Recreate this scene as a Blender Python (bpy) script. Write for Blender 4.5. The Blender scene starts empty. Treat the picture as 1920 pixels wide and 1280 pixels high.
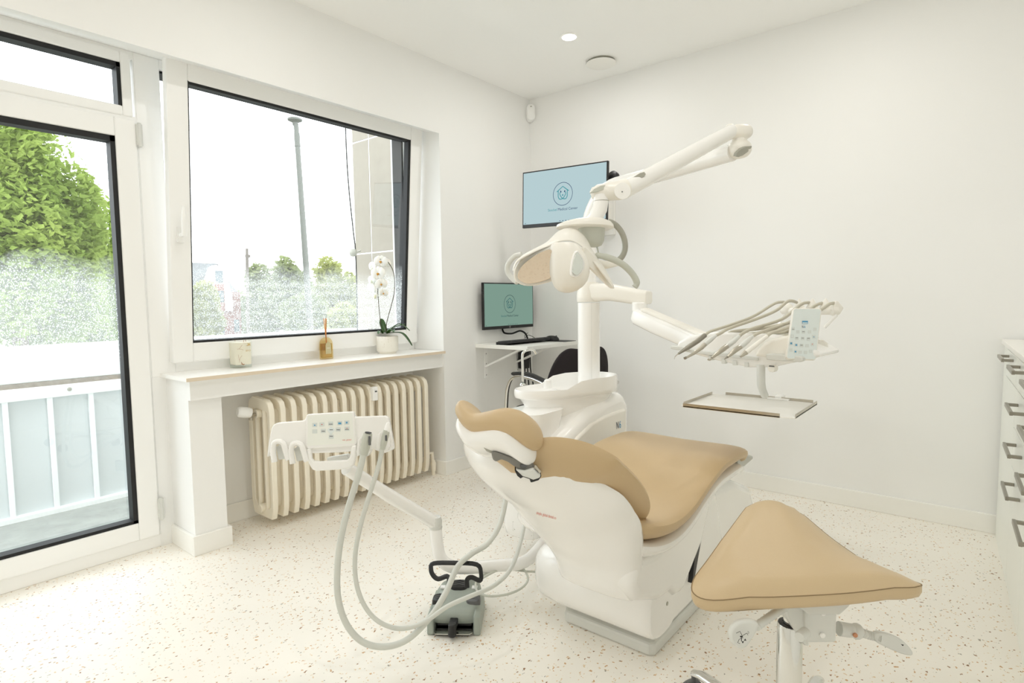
import bpy, math, random
from mathutils import Vector, Matrix
random.seed(7)
S = bpy.context.scene
COL = S.collection

# ------------------------------------------------------------------ camera
F = 1085.0
CAM = Vector((0.0, 0.0, 1.15))
cX = Vector((0.772, 0.635, -0.013)); cD = Vector((0.036, -0.065, -0.997)); cF = Vector((-0.634, 0.770, -0.073))
cF.normalize(); cX = (cX - cF*cX.dot(cF)).normalized(); cD = cF.cross(cX); cU = -cD
cam_data = bpy.data.cameras.new('camera'); cam = bpy.data.objects.new('camera', cam_data); COL.objects.link(cam)
cam_data.sensor_width = 36; cam_data.lens = F/1920*36; cam_data.clip_start = 0.02; cam_data.clip_end = 600
cam.matrix_world = Matrix(((cX.x, cU.x, -cF.x, CAM.x), (cX.y, cU.y, -cF.y, CAM.y), (cX.z, cU.z, -cF.z, CAM.z), (0, 0, 0, 1)))
S.camera = cam

# ------------------------------------------------------------------ world and large lights
S.view_settings.view_transform = 'Standard'; S.view_settings.look = 'None'
S.view_settings.gamma = 1; S.view_settings.use_curve_mapping = False
S.view_settings.exposure = 0.10
S.cycles.use_denoising = True
S.cycles.max_bounces = 14; S.cycles.diffuse_bounces = 12; S.cycles.transparent_max_bounces = 16; S.cycles.transmission_bounces = 6
S.cycles.caustics_reflective = False; S.cycles.caustics_refractive = False; S.cycles.sample_clamp_indirect = 6
W = bpy.data.worlds.new('overcast_sky'); S.world = W; W.use_nodes = True
WORLD_STRENGTH = 4.3
bg = W.node_tree.nodes['Background']; bg.inputs[0].default_value = (0.92, 0.96, 1.0, 1); bg.inputs[1].default_value = WORLD_STRENGTH
DOWNLIGHT_W = 3.7
def portal(loc, sy, sz):
    l = bpy.data.lights.new('window_portal', 'AREA'); l.shape = 'RECTANGLE'; l.size = sz; l.size_y = sy
    l.cycles.is_portal = True
    o = bpy.data.objects.new('window_portal', l); COL.objects.link(o); o.location = loc
    o.rotation_euler = (0, -math.pi/2, 0)      # emits towards +x, into the room
portal((-3.12, 1.83, 1.55), 1.5, 1.5)
portal((-3.12, 0.55, 1.2), 0.9, 2.3)

# ------------------------------------------------------------------ colour and materials
def lin(c):
    return tuple((v/12.92 if v <= 0.04045 else ((v+0.055)/1.055)**2.4) for v in [x/255 for x in c])
def mat(name, rgb, rough=0.5, metal=0.0, spec=0.5, coat=0.0, bump=0.0, bscale=200, noise=0.0, nscale=20, **kw):
    m = bpy.data.materials.new(name); m.use_nodes = True; nt = m.node_tree; b = nt.nodes['Principled BSDF']
    c = lin(rgb) + (1,)
    b.inputs['Base Color'].default_value = c
    b.inputs['Roughness'].default_value = rough; b.inputs['Metallic'].default_value = metal
    b.inputs['Specular IOR Level'].default_value = spec; b.inputs['Coat Weight'].default_value = coat
    tc = nt.nodes.new('ShaderNodeTexCoord')
    if noise > 0:
        n = nt.nodes.new('ShaderNodeTexNoise'); n.inputs['Scale'].default_value = nscale; n.inputs['Detail'].default_value = 4
        nt.links.new(tc.outputs['Object'], n.inputs['Vector'])
        mx = nt.nodes.new('ShaderNodeMix'); mx.data_type = 'RGBA'
        mx.inputs[6].default_value = tuple(v*(1-noise) for v in c[:3]) + (1,); mx.inputs[7].default_value = tuple(min(1, v*(1+noise)) for v in c[:3]) + (1,)
        nt.links.new(n.outputs['Fac'], mx.inputs[0]); nt.links.new(mx.outputs[2], b.inputs['Base Color'])
    if bump > 0:
        n2 = nt.nodes.new('ShaderNodeTexNoise'); n2.inputs['Scale'].default_value = bscale; n2.inputs['Detail'].default_value = 3
        nt.links.new(tc.outputs['Object'], n2.inputs['Vector'])
        bp = nt.nodes.new('ShaderNodeBump'); bp.inputs['Strength'].default_value = bump; bp.inputs['Distance'].default_value = 0.002
        nt.links.new(n2.outputs['Fac'], bp.inputs['Height']); nt.links.new(bp.outputs[0], b.inputs['Normal'])
    for k, v in kw.items(): b.inputs[k].default_value = v
    return m
def emis(name, rgb, s):
    m = bpy.data.materials.new(name); m.use_nodes = True; nt = m.node_tree; nt.nodes.clear()
    e = nt.nodes.new('ShaderNodeEmission'); e.inputs[0].default_value = lin(rgb)+(1,); e.inputs[1].default_value = s
    o = nt.nodes.new('ShaderNodeOutputMaterial'); nt.links.new(e.outputs[0], o.inputs[0]); return m
M = {}
M['wall'] = mat('wall_paint', (243, 243, 242), 0.75, bump=0.04, bscale=300, noise=0.01, nscale=2)
M['ceiling'] = mat('ceiling_paint', (251, 251, 250), 0.8, noise=0.008, nscale=2)
M['upvc'] = mat('white_window_plastic', (248, 248, 247), 0.35, noise=0.01, nscale=8)
M['skirt'] = mat('skirting_paint', (245, 244, 240), 0.45, noise=0.01, nscale=8)
M['white'] = mat('white_gloss_plastic', (246, 245, 243), 0.22, coat=0.25, noise=0.006, nscale=9)
M['cream'] = mat('cream_plastic', (241, 238, 231), 0.32, noise=0.008, nscale=9)
M['pale'] = mat('pale_grey_plastic', (218, 219, 215), 0.38, noise=0.01, nscale=9)
M['grey'] = mat('grey_plastic', (168, 167, 156), 0.42, noise=0.02, nscale=9)
M['lampgrey'] = mat('lamp_grey_plastic', (196, 198, 188), 0.4, noise=0.02, nscale=9)
M['darkgrey'] = mat('dark_grey_plastic', (96, 97, 98), 0.45, noise=0.03, nscale=20)
M['black'] = mat('black_plastic', (24, 24, 25), 0.4, noise=0.05, nscale=20)
M['gasket'] = mat('black_rubber_gasket', (14, 14, 16), 0.6, noise=0.05, nscale=20)
M['cloth'] = mat('black_fabric', (30, 22, 25), 0.9, bump=0.4, bscale=900, noise=0.2, nscale=300)
M['leather'] = mat('tan_leatherette', (199, 174, 136), 0.40, bump=0.05, bscale=900, noise=0.02, nscale=400)
M['leather2'] = mat('tan_leatherette_stool', (203, 180, 144), 0.38, bump=0.10, bscale=700, noise=0.02, nscale=400)
M['seam'] = mat('seam_thread', (140, 118, 86), 0.7, noise=0.05)
M['chrome'] = mat('chrome', (225, 225, 222), 0.08, metal=1.0)
M['steel'] = mat('brushed_steel', (196, 190, 178), 0.28, metal=1.0, noise=0.03, nscale=60)
M['handle'] = mat('brushed_handle_steel', (158, 154, 144), 0.35, metal=1.0, noise=0.03, nscale=60)
M['hose'] = mat('pale_hose_rubber', (209, 211, 205), 0.5, noise=0.02, nscale=30)
M['hosew'] = mat('beige_hose_rubber', (198, 193, 178), 0.5, noise=0.02, nscale=30)
M['rad'] = mat('cream_radiator_enamel', (242, 235, 219), 0.35, noise=0.015, nscale=14, bump=0.05, bscale=40)
M['cab'] = mat('white_laminate', (240, 242, 236), 0.30, noise=0.006, nscale=6)
M['top'] = mat('white_worktop', (246, 244, 239), 0.35, noise=0.006, nscale=6)
M['desk'] = mat('white_desk_board', (244, 244, 240), 0.4, noise=0.006, nscale=6)
M['sill'] = mat('white_stone_sill', (247, 246, 243), 0.3, noise=0.01, nscale=30)
M['silledge'] = mat('beige_sill_edge', (226, 211, 190), 0.5, noise=0.03, nscale=30)
M['lever'] = mat('warm_grey_plastic', (128, 126, 120), 0.4, noise=0.02, nscale=20)
M['pedal'] = mat('grey_green_pedal', (158, 166, 158), 0.4, noise=0.02, nscale=20)
M['key'] = mat('key_grey', (218, 224, 222), 0.5)
M['keyb'] = mat('key_blue', (90, 160, 200), 0.5)
M['keybl'] = mat('pale_blue_print', (228, 236, 236), 0.5)
M['keyd'] = mat('key_dark', (86, 86, 90), 0.5)
M['red'] = mat('red_print', (216, 120, 104), 0.5)
M['navy'] = mat('navy_print', (32, 52, 82), 0.5)
M['pot'] = mat('speckled_ceramic', (238, 234, 224), 0.5)
M['petal'] = mat('orchid_petal', (244, 241, 234), 0.5, **{'Subsurface Weight': 0.2})
M['petalg'] = mat('orchid_bud', (232, 233, 205), 0.5)
M['yellow'] = mat('orchid_lip', (205, 150, 50), 0.5)
M['leaf'] = mat('orchid_leaf', (46, 84, 30), 0.35, noise=0.2, nscale=30)
M['stem'] = mat('orchid_stem', (70, 62, 40), 0.5, noise=0.2, nscale=60)
M['moss'] = mat('potting_bark', (84, 66, 44), 0.9, noise=0.4, nscale=80)
M['wax'] = mat('cream_wax', (248, 241, 224), 0.5, noise=0.01)
M['reed'] = mat('orange_reed', (206, 128, 50), 0.6, noise=0.08, nscale=80)
M['oil'] = mat('amber_oil', (222, 190, 110), 0.15, coat=0.5, noise=0.06, nscale=30)
M['print'] = mat('brown_print', (180, 140, 110), 0.6)
M['gold'] = mat('gold_print', (210, 184, 130), 0.5)
M['lbl'] = mat('beige_label', (196, 186, 146), 0.5)
M['stone_floor'] = mat('wet_balcony_tiles', (158, 161, 156), 0.25, noise=0.3, nscale=9)
M['parapet'] = mat('white_parapet_paint', (246, 248, 248), 0.5, noise=0.02, nscale=6)
M['panel'] = mat('frosted_panel', (214, 219, 220), 0.3, noise=0.02, nscale=6)
M['dirt'] = mat('weathered_edge', (150, 140, 128), 0.8, noise=0.5, nscale=30)
M['post'] = mat('galvanised_post', (92, 94, 88), 0.5, noise=0.06, nscale=8)
M['wood'] = mat('weathered_pole', (110, 104, 98), 0.8, noise=0.1, nscale=20)
M['brick'] = mat('red_brick', (152, 100, 92), 0.9, noise=0.15, nscale=3)
M['render'] = mat('white_render', (214, 214, 212), 0.8, noise=0.04, nscale=2)
M['slate'] = mat('slate_roof', (104, 106, 108), 0.7, noise=0.12, nscale=3)
M['winpane'] = mat('dark_house_pane', (110, 120, 128), 0.2)
M['bark'] = mat('tree_bark', (92, 78, 62), 0.9, noise=0.3, nscale=12)
M['ground'] = mat('street_ground', (128, 130, 122), 0.9, noise=0.2, nscale=0.4)
M['carpaint'] = mat('white_car_paint', (236, 238, 240), 0.2, coat=0.5)
M['concealed'] = mat('dark_cable', (18, 18, 18), 0.6)
M['downlight'] = emis('downlight_glow', (255, 250, 240), 9.0)
def leafmat(name, rgb, rgb2):
    m = bpy.data.materials.new(name); m.use_nodes = True; nt = m.node_tree; nt.nodes.clear()
    o = nt.nodes.new('ShaderNodeOutputMaterial'); mx = nt.nodes.new('ShaderNodeMixShader'); mx.inputs[0].default_value = 0.45
    d = nt.nodes.new('ShaderNodeBsdfDiffuse'); t = nt.nodes.new('ShaderNodeBsdfTranslucent')
    n = nt.nodes.new('ShaderNodeTexNoise'); n.inputs['Scale'].default_value = 1.7; tc = nt.nodes.new('ShaderNodeTexCoord')
    cr = nt.nodes.new('ShaderNodeMix'); cr.data_type = 'RGBA'; cr.inputs[6].default_value = lin(rgb)+(1,); cr.inputs[7].default_value = lin(rgb2)+(1,)
    nt.links.new(tc.outputs['Object'], n.inputs['Vector']); nt.links.new(n.outputs['Fac'], cr.inputs[0])
    nt.links.new(cr.outputs[2], d.inputs[0]); nt.links.new(cr.outputs[2], t.inputs[0])
    nt.links.new(d.outputs[0], mx.inputs[1]); nt.links.new(t.outputs[0], mx.inputs[2]); nt.links.new(mx.outputs[0], o.inputs[0]); return m
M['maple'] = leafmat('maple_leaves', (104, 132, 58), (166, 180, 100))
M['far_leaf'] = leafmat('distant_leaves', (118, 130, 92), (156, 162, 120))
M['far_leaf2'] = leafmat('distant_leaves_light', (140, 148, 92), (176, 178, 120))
def floor_mat():
    m = bpy.data.materials.new('terrazzo_vinyl'); m.use_nodes = True; nt = m.node_tree; b = nt.nodes['Principled BSDF']
    tc = nt.nodes.new('ShaderNodeTexCoord'); base = lin((244, 240, 232))+(1,)
    cur = None
    nz = nt.nodes.new('ShaderNodeTexNoise'); nz.inputs['Scale'].default_value = 60; nt.links.new(tc.outputs['Object'], nz.inputs['Vector'])
    vm = nt.nodes.new('ShaderNodeVectorMath'); vm.operation = 'MULTIPLY_ADD'; vm.inputs[1].default_value = (0.022,)*3
    nt.links.new(nz.outputs['Color'], vm.inputs[0]); nt.links.new(tc.outputs['Object'], vm.inputs[2])
    for sc, thr, dens, col in ((80, 0.24, 0.78, (204, 166, 124)), (70, 0.21, 0.86, (150, 112, 78)), (95, 0.22, 0.88, (168, 164, 154)), (110, 0.26, 0.76, (226, 204, 170)), (80, 0.16, 0.93, (120, 96, 74))):
        v = nt.nodes.new('ShaderNodeTexVoronoi'); v.inputs['Scale'].default_value = sc; v.voronoi_dimensions = '3D'
        mp = nt.nodes.new('ShaderNodeMapping'); mp.inputs['Location'].default_value = (sc*1.3, sc*.7, 0.2); mp.inputs['Scale'].default_value = (1.0, 0.62, 1); mp.inputs['Rotation'].default_value = (0, 0, sc*0.13)
        nt.links.new(vm.outputs[0], mp.inputs[0]); nt.links.new(mp.outputs[0], v.inputs['Vector'])
        lt = nt.nodes.new('ShaderNodeMath'); lt.operation = 'LESS_THAN'; lt.inputs[1].default_value = thr; nt.links.new(v.outputs['Distance'], lt.inputs[0])
        sp = nt.nodes.new('ShaderNodeSeparateColor'); nt.links.new(v.outputs['Color'], sp.inputs[0])
        gt = nt.nodes.new('ShaderNodeMath'); gt.operation = 'GREATER_THAN'; gt.inputs[1].default_value = dens; nt.links.new(sp.outputs[0], gt.inputs[0])
        mu = nt.nodes.new('ShaderNodeMath'); mu.operation = 'MULTIPLY'; nt.links.new(lt.outputs[0], mu.inputs[0]); nt.links.new(gt.outputs[0], mu.inputs[1])
        mx = nt.nodes.new('ShaderNodeMix'); mx.data_type = 'RGBA'; mx.inputs[7].default_value = lin(col)+(1,)
        if cur is None: mx.inputs[6].default_value = base
        else: nt.links.new(cur, mx.inputs[6])
        nt.links.new(mu.outputs[0], mx.inputs[0]); cur = mx.outputs[2]
    nt.links.new(cur, b.inputs['Base Color']); b.inputs['Roughness'].default_value = 0.42; b.inputs['Specular IOR Level'].default_value = 0.35
    return m
M['floor'] = floor_mat()
def pot_mat():
    m = M['pot']; nt = m.node_tree; b = nt.nodes['Principled BSDF']
    v = nt.nodes.new('ShaderNodeTexVoronoi'); v.inputs['Scale'].default_value = 160; tc = nt.nodes['Texture Coordinate']
    nt.links.new(tc.outputs['Object'], v.inputs['Vector'])
    lt = nt.nodes.new('ShaderNodeMath'); lt.operation = 'LESS_THAN'; lt.inputs[1].default_value = 0.2; nt.links.new(v.outputs['Distance'], lt.inputs[0])
    sp = nt.nodes.new('ShaderNodeSeparateColor'); nt.links.new(v.outputs['Color'], sp.inputs[0])
    gt = nt.nodes.new('ShaderNodeMath'); gt.operation = 'GREATER_THAN'; gt.inputs[1].default_value = 0.75; nt.links.new(sp.outputs[0], gt.inputs[0])
    mu = nt.nodes.new('ShaderNodeMath'); mu.operation = 'MULTIPLY'; nt.links.new(lt.outputs[0], mu.inputs[0]); nt.links.new(gt.outputs[0], mu.inputs[1])
    mx = nt.nodes.new('ShaderNodeMix'); mx.data_type = 'RGBA'; mx.inputs[6].default_value = lin((240, 236, 226))+(1,); mx.inputs[7].default_value = lin((170, 140, 105))+(1,)
    nt.links.new(mu.outputs[0], mx.inputs[0]); nt.links.new(mx.outputs[2], b.inputs['Base Color'])
pot_mat()
def glass_mat(name, tint, wet_top=None, refl=0.06):
    """thin clear pane; wet_top: height below which rain drops cover the pane"""
    m = bpy.data.materials.new(name); m.use_nodes = True; nt = m.node_tree; nt.nodes.clear(); N = nt.nodes.new; L = nt.links.new
    o = N('ShaderNodeOutputMaterial'); t = N('ShaderNodeBsdfTransparent'); t.inputs[0].default_value = tint
    g = N('ShaderNodeBsdfGlossy'); g.inputs['Roughness'].default_value = 0.0; mx = N('ShaderNodeMixShader'); mx.inputs[0].default_value = refl
    L(t.outputs[0], mx.inputs[1]); L(g.outputs[0], mx.inputs[2]); out = mx.outputs[0]
    if wet_top is not None:
        tc = N('ShaderNodeTexCoord'); sep = N('ShaderNodeSeparateXYZ'); geo = N('ShaderNodeNewGeometry'); L(geo.outputs['Position'], sep.inputs[0])
        drops = []
        for sc, thr in ((150, 0.33), (260, 0.32)):
            mp = N('ShaderNodeMapping'); mp.inputs['Scale'].default_value = (1, 1.0, 0.8); L(geo.outputs['Position'], mp.inputs[0])
            v = N('ShaderNodeTexVoronoi'); v.inputs['Scale'].default_value = sc; L(mp.outputs[0], v.inputs['Vector'])
            lt = N('ShaderNodeMath'); lt.operation = 'LESS_THAN'; lt.inputs[1].default_value = thr; L(v.outputs['Distance'], lt.inputs[0])
            sp = N('ShaderNodeSeparateColor'); L(v.outputs['Color'], sp.inputs[0])
            gt = N('ShaderNodeMath'); gt.operation = 'GREATER_THAN'; gt.inputs[1].default_value = 0.45; L(sp.outputs[0], gt.inputs[0])
            mu = N('ShaderNodeMath'); mu.operation = 'MULTIPLY'; L(lt.outputs[0], mu.inputs[0]); L(gt.outputs[0], mu.inputs[1]); drops.append(mu.outputs[0])
        ad = N('ShaderNodeMath'); ad.operation = 'MAXIMUM'; L(drops[0], ad.inputs[0]); L(drops[1], ad.inputs[1])
        nz = N('ShaderNodeTexNoise'); nz.inputs['Scale'].default_value = 6; L(geo.outputs['Position'], nz.inputs['Vector'])
        h = N('ShaderNodeMath'); h.operation = 'MULTIPLY_ADD'; h.inputs[1].default_value = 0.18; h.inputs[2].default_value = wet_top - 0.09
        L(nz.outputs['Fac'], h.inputs[0])
        df = N('ShaderNodeMath'); df.operation = 'SUBTRACT'; L(h.outputs[0], df.inputs[0]); L(sep.outputs[2], df.inputs[1])
        sm = N('ShaderNodeMath'); sm.operation = 'MULTIPLY'; sm.inputs[1].default_value = 9.0; sm.use_clamp = True; L(df.outputs[0], sm.inputs[0])
        lo = N('ShaderNodeMapRange'); lo.inputs[1].default_value = 0.80; lo.inputs[2].default_value = 0.98; L(sep.outputs[2], lo.inputs[0])
        fa = N('ShaderNodeMath'); fa.operation = 'MULTIPLY'; L(ad.outputs[0], fa.inputs[0]); L(sm.outputs[0], fa.inputs[1])
        f1 = N('ShaderNodeMath'); f1.operation = 'MULTIPLY'; L(fa.outputs[0], f1.inputs[0]); L(lo.outputs[0], f1.inputs[1])
        f2 = N('ShaderNodeMath'); f2.operation = 'MULTIPLY'; L(f1.outputs[0], f2.inputs[0]); f2.inputs[1].default_value = 0.55
        film = N('ShaderNodeMath'); film.operation = 'MULTIPLY'; L(sm.outputs[0], film.inputs[0]); film.inputs[1].default_value = 0.13
        film2 = N('ShaderNodeMath'); film2.operation = 'MULTIPLY'; L(film.outputs[0], film2.inputs[0]); L(lo.outputs[0], film2.inputs[1])
        sm2 = N('ShaderNodeMath'); sm2.operation = 'MAXIMUM'; L(f2.outputs[0], sm2.inputs[0]); L(film2.outputs[0], sm2.inputs[1])
        w = N('ShaderNodeBsdfTranslucent'); w.inputs[0].default_value = (0.9, 0.93, 0.92, 1)
        m2 = N('ShaderNodeMixShader'); L(sm2.outputs[0], m2.inputs[0]); L(out, m2.inputs[1]); L(w.outputs[0], m2.inputs[2]); out = m2.outputs[0]
    L(out, o.inputs[0]); return m
M['glass'] = glass_mat('window_glass_rain_spotted', (0.97, 0.985, 0.98, 1), wet_top=1.36)
M['glass_dry'] = glass_mat('window_glass_clear', (0.97, 0.985, 0.98, 1))
M['jar'] = glass_mat('jar_glass', (0.965, 0.98, 0.97, 1), refl=0.06)
M['amber'] = glass_mat('amber_glass', (0.97, 0.90, 0.68, 1), refl=0.08)
M['mirror'] = mat('warm_lamp_reflector', (226, 212, 196), 0.03, metal=1.0)
M['mirrorc'] = mat('clear_lamp_reflector', (226, 230, 226), 0.12, metal=1.0)
M['acryl'] = glass_mat('clear_acrylic', (0.9, 0.92, 0.9, 1), refl=0.15)
M['footplate'] = mat('smoked_footplate', (176, 176, 166), 0.3, coat=0.4)

# ------------------------------------------------------------------ geometry helpers
def V(px, py, D):                                    # point seen at (px, py) at forward distance D metres
    return CAM + (cX*(px-960) + cD*(py-640))*(D/F) + cF*D
def onplane(px, py, P0, n):
    d = cX*((px-960)/F) + cD*((py-640)/F) + cF
    return CAM + d*((Vector(P0)-CAM).dot(n)/d.dot(n))
def world_origin(o):
    v = Vector((0, 0, 0))
    while o is not None: v = v + o.location; o = o.parent
    return v
class MB:
    def __init__(s): s.v = []; s.f = []; s.mi = []; s.cur = 0
    def add(s, vs, fs):
        k = len(s.v); s.v += [Vector(p) for p in vs]; s.f += [tuple(i+k for i in f) for f in fs]; s.mi += [s.cur]*len(fs); return s
    def box(s, a, b, m=None):
        x0, y0, z0 = a; x1, y1, z1 = b
        if x0 > x1: x0, x1 = x1, x0
        if y0 > y1: y0, y1 = y1, y0
        if z0 > z1: z0, z1 = z1, z0
        vs = [Vector(p) for p in ((x0,y0,z0),(x1,y0,z0),(x1,y1,z0),(x0,y1,z0),(x0,y0,z1),(x1,y0,z1),(x1,y1,z1),(x0,y1,z1))]
        if m: vs = [m @ p for p in vs]
        return s.add(vs, [(0,3,2,1),(4,5,6,7),(0,1,5,4),(1,2,6,5),(2,3,7,6),(3,0,4,7)])
    def frame(s, axis, c0, c1, y0, y1, z0, z1, w):   # rectangular ring of bars in the plane normal to x; w = (left,right,bottom,top)
        l, r, b, t = w
        s.box((c0, y0, z0), (c1, y0+l, z1)); s.box((c0, y1-r, z0), (c1, y1, z1))
        s.box((c0, y0+l, z0), (c1, y1-r, z0+b)); s.box((c0, y0+l, z1-t), (c1, y1-r, z1)); return s
    def loft(s, secs, caps=True, closed=True):
        n = len(secs[0]); vs = [p for sec in secs for p in sec]; fs = []
        for i in range(len(secs)-1):
            for j in range(n if closed else n-1):
                a = i*n+j; b = i*n+(j+1) % n; fs.append((a, b, b+n, a+n))
        if caps: fs.append(tuple(range(n-1, -1, -1))); fs.append(tuple(range((len(secs)-1)*n, len(secs)*n)))
        return s.add(vs, fs)
    def tube(s, pts, r, n=12, caps=True, flat=1.0, up=None):
        pts = [Vector(p) for p in pts]; rs = r if isinstance(r, (list, tuple)) else [r]*len(pts)
        tan = []
        for i in range(len(pts)):
            a = pts[max(0, i-1)]; b = pts[min(len(pts)-1, i+1)]; tan.append((b-a).normalized())
        u = Vector(up) if up else Vector((0, 0, 1))
        if abs(u.dot(tan[0])) > 0.95: u = Vector((1, 0, 0))
        secs = []
        for p, t, rr in zip(pts, tan, rs):
            u = (u - t*u.dot(t)).normalized(); w = t.cross(u)
            secs.append([p + (u*math.cos(2*math.pi*k/n)*flat + w*math.sin(2*math.pi*k/n))*rr for k in range(n)])
        return s.loft(secs, caps)
    def lathe(s, prof, c, axis=(0, 0, 1), n=32, caps=True):
        ax = Vector(axis).normalized(); u = Vector((1, 0, 0)) if abs(ax.x) < 0.9 else Vector((0, 1, 0)); u = (u-ax*u.dot(ax)).normalized(); w = ax.cross(u); c = Vector(c)
        secs = [[c + ax*h + (u*math.cos(2*math.pi*k/n)+w*math.sin(2*math.pi*k/n))*max(r, 1e-4) for k in range(n)] for r, h in prof]
        return s.loft(secs, caps)
    def prism(s, poly, off):                          # poly: 3-D points, extruded by vector off
        off = Vector(off); n = len(poly); poly = [Vector(p) for p in poly]
        vs = poly + [p+off for p in poly]
        fs = [tuple(range(n-1, -1, -1)), tuple(range(n, 2*n))] + [(i, (i+1) % n, n+(i+1) % n, n+i) for i in range(n)]
        return s.add(vs, fs)
    def ell(s, c, ax, n=20, m=12, p=1.0):              # ellipsoid / superquadric with axis vectors
        c = Vector(c); A, B, C = [Vector(q) for q in ax]
        sg = lambda t: math.copysign(abs(t)**p, t)
        secs = []
        for i in range(m+1):
            ph = -math.pi/2 + math.pi*i/m; ph = max(-1.5607, min(1.5607, ph))
            secs.append([c + A*sg(math.cos(ph))*sg(math.cos(2*math.pi*k/n)) + B*sg(math.cos(ph))*sg(math.sin(2*math.pi*k/n)) + C*sg(math.sin(ph)) for k in range(n)])
        return s.loft(secs)
def catmull(pts, k=6):
    P = [Vector(p) for p in pts]; out = []
    for i in range(len(P)-1):
        p0 = P[max(0, i-1)]; p1 = P[i]; p2 = P[i+1]; p3 = P[min(len(P)-1, i+2)]
        for j in range(k):
            t = j/k; out.append(0.5*((2*p1)+(p2-p0)*t+(2*p0-5*p1+4*p2-p3)*t*t+(3*p1-p0-3*p2+p3)*t*t*t))
    out.append(P[-1]); return out
def closed_smooth(pts, k=4):
    P = [Vector(p) for p in pts]; n = len(P); out = []
    for i in range(n):
        p0 = P[i-1]; p1 = P[i]; p2 = P[(i+1) % n]; p3 = P[(i+2) % n]
        for j in range(k):
            t = j/k; out.append(0.5*((2*p1)+(p2-p0)*t+(2*p0-5*p1+4*p2-p3)*t*t+(3*p1-p0-3*p2+p3)*t*t*t))
    return out
def obj(name, mb, m, parent=None, smooth=True, bevel=0, sub=0, seg=2, ang=38, solid=0):
    me = bpy.data.meshes.new(name)
    o = bpy.data.objects.new(name, me); COL.objects.link(o)
    if parent is not None:
        off = world_origin(parent)
    else:
        xs = [p.x for p in mb.v]; ys = [p.y for p in mb.v]; zs = [p.z for p in mb.v]
        off = Vector(((min(xs)+max(xs))/2, (min(ys)+max(ys))/2, min(zs))); o.location = off
    me.from_pydata([tuple(p-off) for p in mb.v], [], mb.f)
    ms = m if isinstance(m, (list, tuple)) else [m]
    for q in ms: me.materials.append(M[q] if isinstance(q, str) else q)
    if len(ms) > 1:
        for p, i in zip(me.polygons, mb.mi): p.material_index = i
    me.validate(); me.update()
    import bmesh
    bm = bmesh.new(); bm.from_mesh(me); bmesh.ops.recalc_face_normals(bm, faces=bm.faces); bm.to_mesh(me); bm.free()
    if smooth:
        for p in me.polygons: p.use_smooth = True
        if sub == 0: me.set_sharp_from_angle(angle=math.radians(ang))
    if parent is not None: o.parent = parent
    if solid:
        md = o.modifiers.new('solid', 'SOLIDIFY'); md.thickness = solid; md.offset = 0
    if bevel:
        md = o.modifiers.new('bevel', 'BEVEL'); md.width = bevel; md.segments = seg; md.limit_method = 'ANGLE'; md.angle_limit = math.radians(40)
        md.harden_normals = False
    if sub:
        md = o.modifiers.new('sub', 'SUBSURF'); md.levels = sub; md.render_levels = sub
    return o
def thing(name, loc, label, cat, group=None):
    o = bpy.data.objects.new(name, None); COL.objects.link(o); o.location = loc; o.empty_display_size = 0.05
    o['label'] = label; o['category'] = cat
    if group: o['group'] = group
    return o
def tag(o, label, cat, group=None, kind=None):
    o['label'] = label; o['category'] = cat
    if group: o['group'] = group
    if kind: o['kind'] = kind
    return o
def struct(name, mb, m, **k):
    o = obj(name, mb, m, **k); o['kind'] = 'structure'; return o
def copy_tree(o, parent=None):
    c = o.copy(); COL.objects.link(c)
    if parent is not None: c.parent = parent
    for ch in list(o.children): copy_tree(ch, c)
    return c
_tc = {}
def text2d(s, size=1.0):
    if s not in _tc:
        cu = bpy.data.curves.new('t', 'FONT'); cu.body = s; cu.size = 1; cu.align_x = 'CENTER'; cu.align_y = 'CENTER'; cu.resolution_u = 3
        ob = bpy.data.objects.new('t', cu); COL.objects.link(ob); dg = bpy.context.evaluated_depsgraph_get(); dg.update()
        me = bpy.data.meshes.new_from_object(ob.evaluated_get(dg)); _tc[s] = ([(v.co.x, v.co.y) for v in me.vertices], [tuple(p.vertices) for p in me.polygons])
        bpy.data.objects.remove(ob); bpy.data.meshes.remove(me); bpy.data.curves.remove(cu)
    v, f = _tc[s]; return [(x*size, y*size) for x, y in v], f
def add_text(mb, s, size, O, ex, ey):
    v, f = text2d(s, size); mb.add([Vector(O)+Vector(ex)*x+Vector(ey)*y for x, y in v], f)
def ribbon(mb, pts, w, O, ex, ey, closed=False):
    """flat line of width w through 2-D points on the plane O, ex, ey"""
    n = len(pts); L = []; R = []
    for i in range(n):
        a = pts[(i-1) % n] if (closed or i > 0) else pts[i]; b = pts[(i+1) % n] if (closed or i < n-1) else pts[i]
        dx, dy = b[0]-a[0], b[1]-a[1]; l = math.hypot(dx, dy) or 1; nx, ny = -dy/l*w/2, dx/l*w/2
        L.append((pts[i][0]+nx, pts[i][1]+ny)); R.append((pts[i][0]-nx, pts[i][1]-ny))
    to = lambda q: Vector(O)+Vector(ex)*q[0]+Vector(ey)*q[1]
    vs = [to(q) for q in L]+[to(q) for q in R]
    mb.add(vs, [(i, (i+1) % n, n+(i+1) % n, n+i) for i in range(n if closed else n-1)])
def rect2(mb, cx, cy, w, h, O, ex, ey):
    to = lambda x, y: Vector(O)+Vector(ex)*x+Vector(ey)*y
    mb.add([to(cx-w/2, cy-h/2), to(cx+w/2, cy-h/2), to(cx+w/2, cy+h/2), to(cx-w/2, cy+h/2)], [(0, 1, 2, 3)])
def rrect(w, h, r, n=4):
    out = []
    for cx, cy, a0 in ((w/2-r, h/2-r, 0), (-w/2+r, h/2-r, 90), (-w/2+r, -h/2+r, 180), (w/2-r, -h/2+r, 270)):
        for k in range(n+1):
            a = math.radians(a0+90*k/n); out.append((cx+r*math.cos(a), cy+r*math.sin(a)))
    return out
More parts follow.
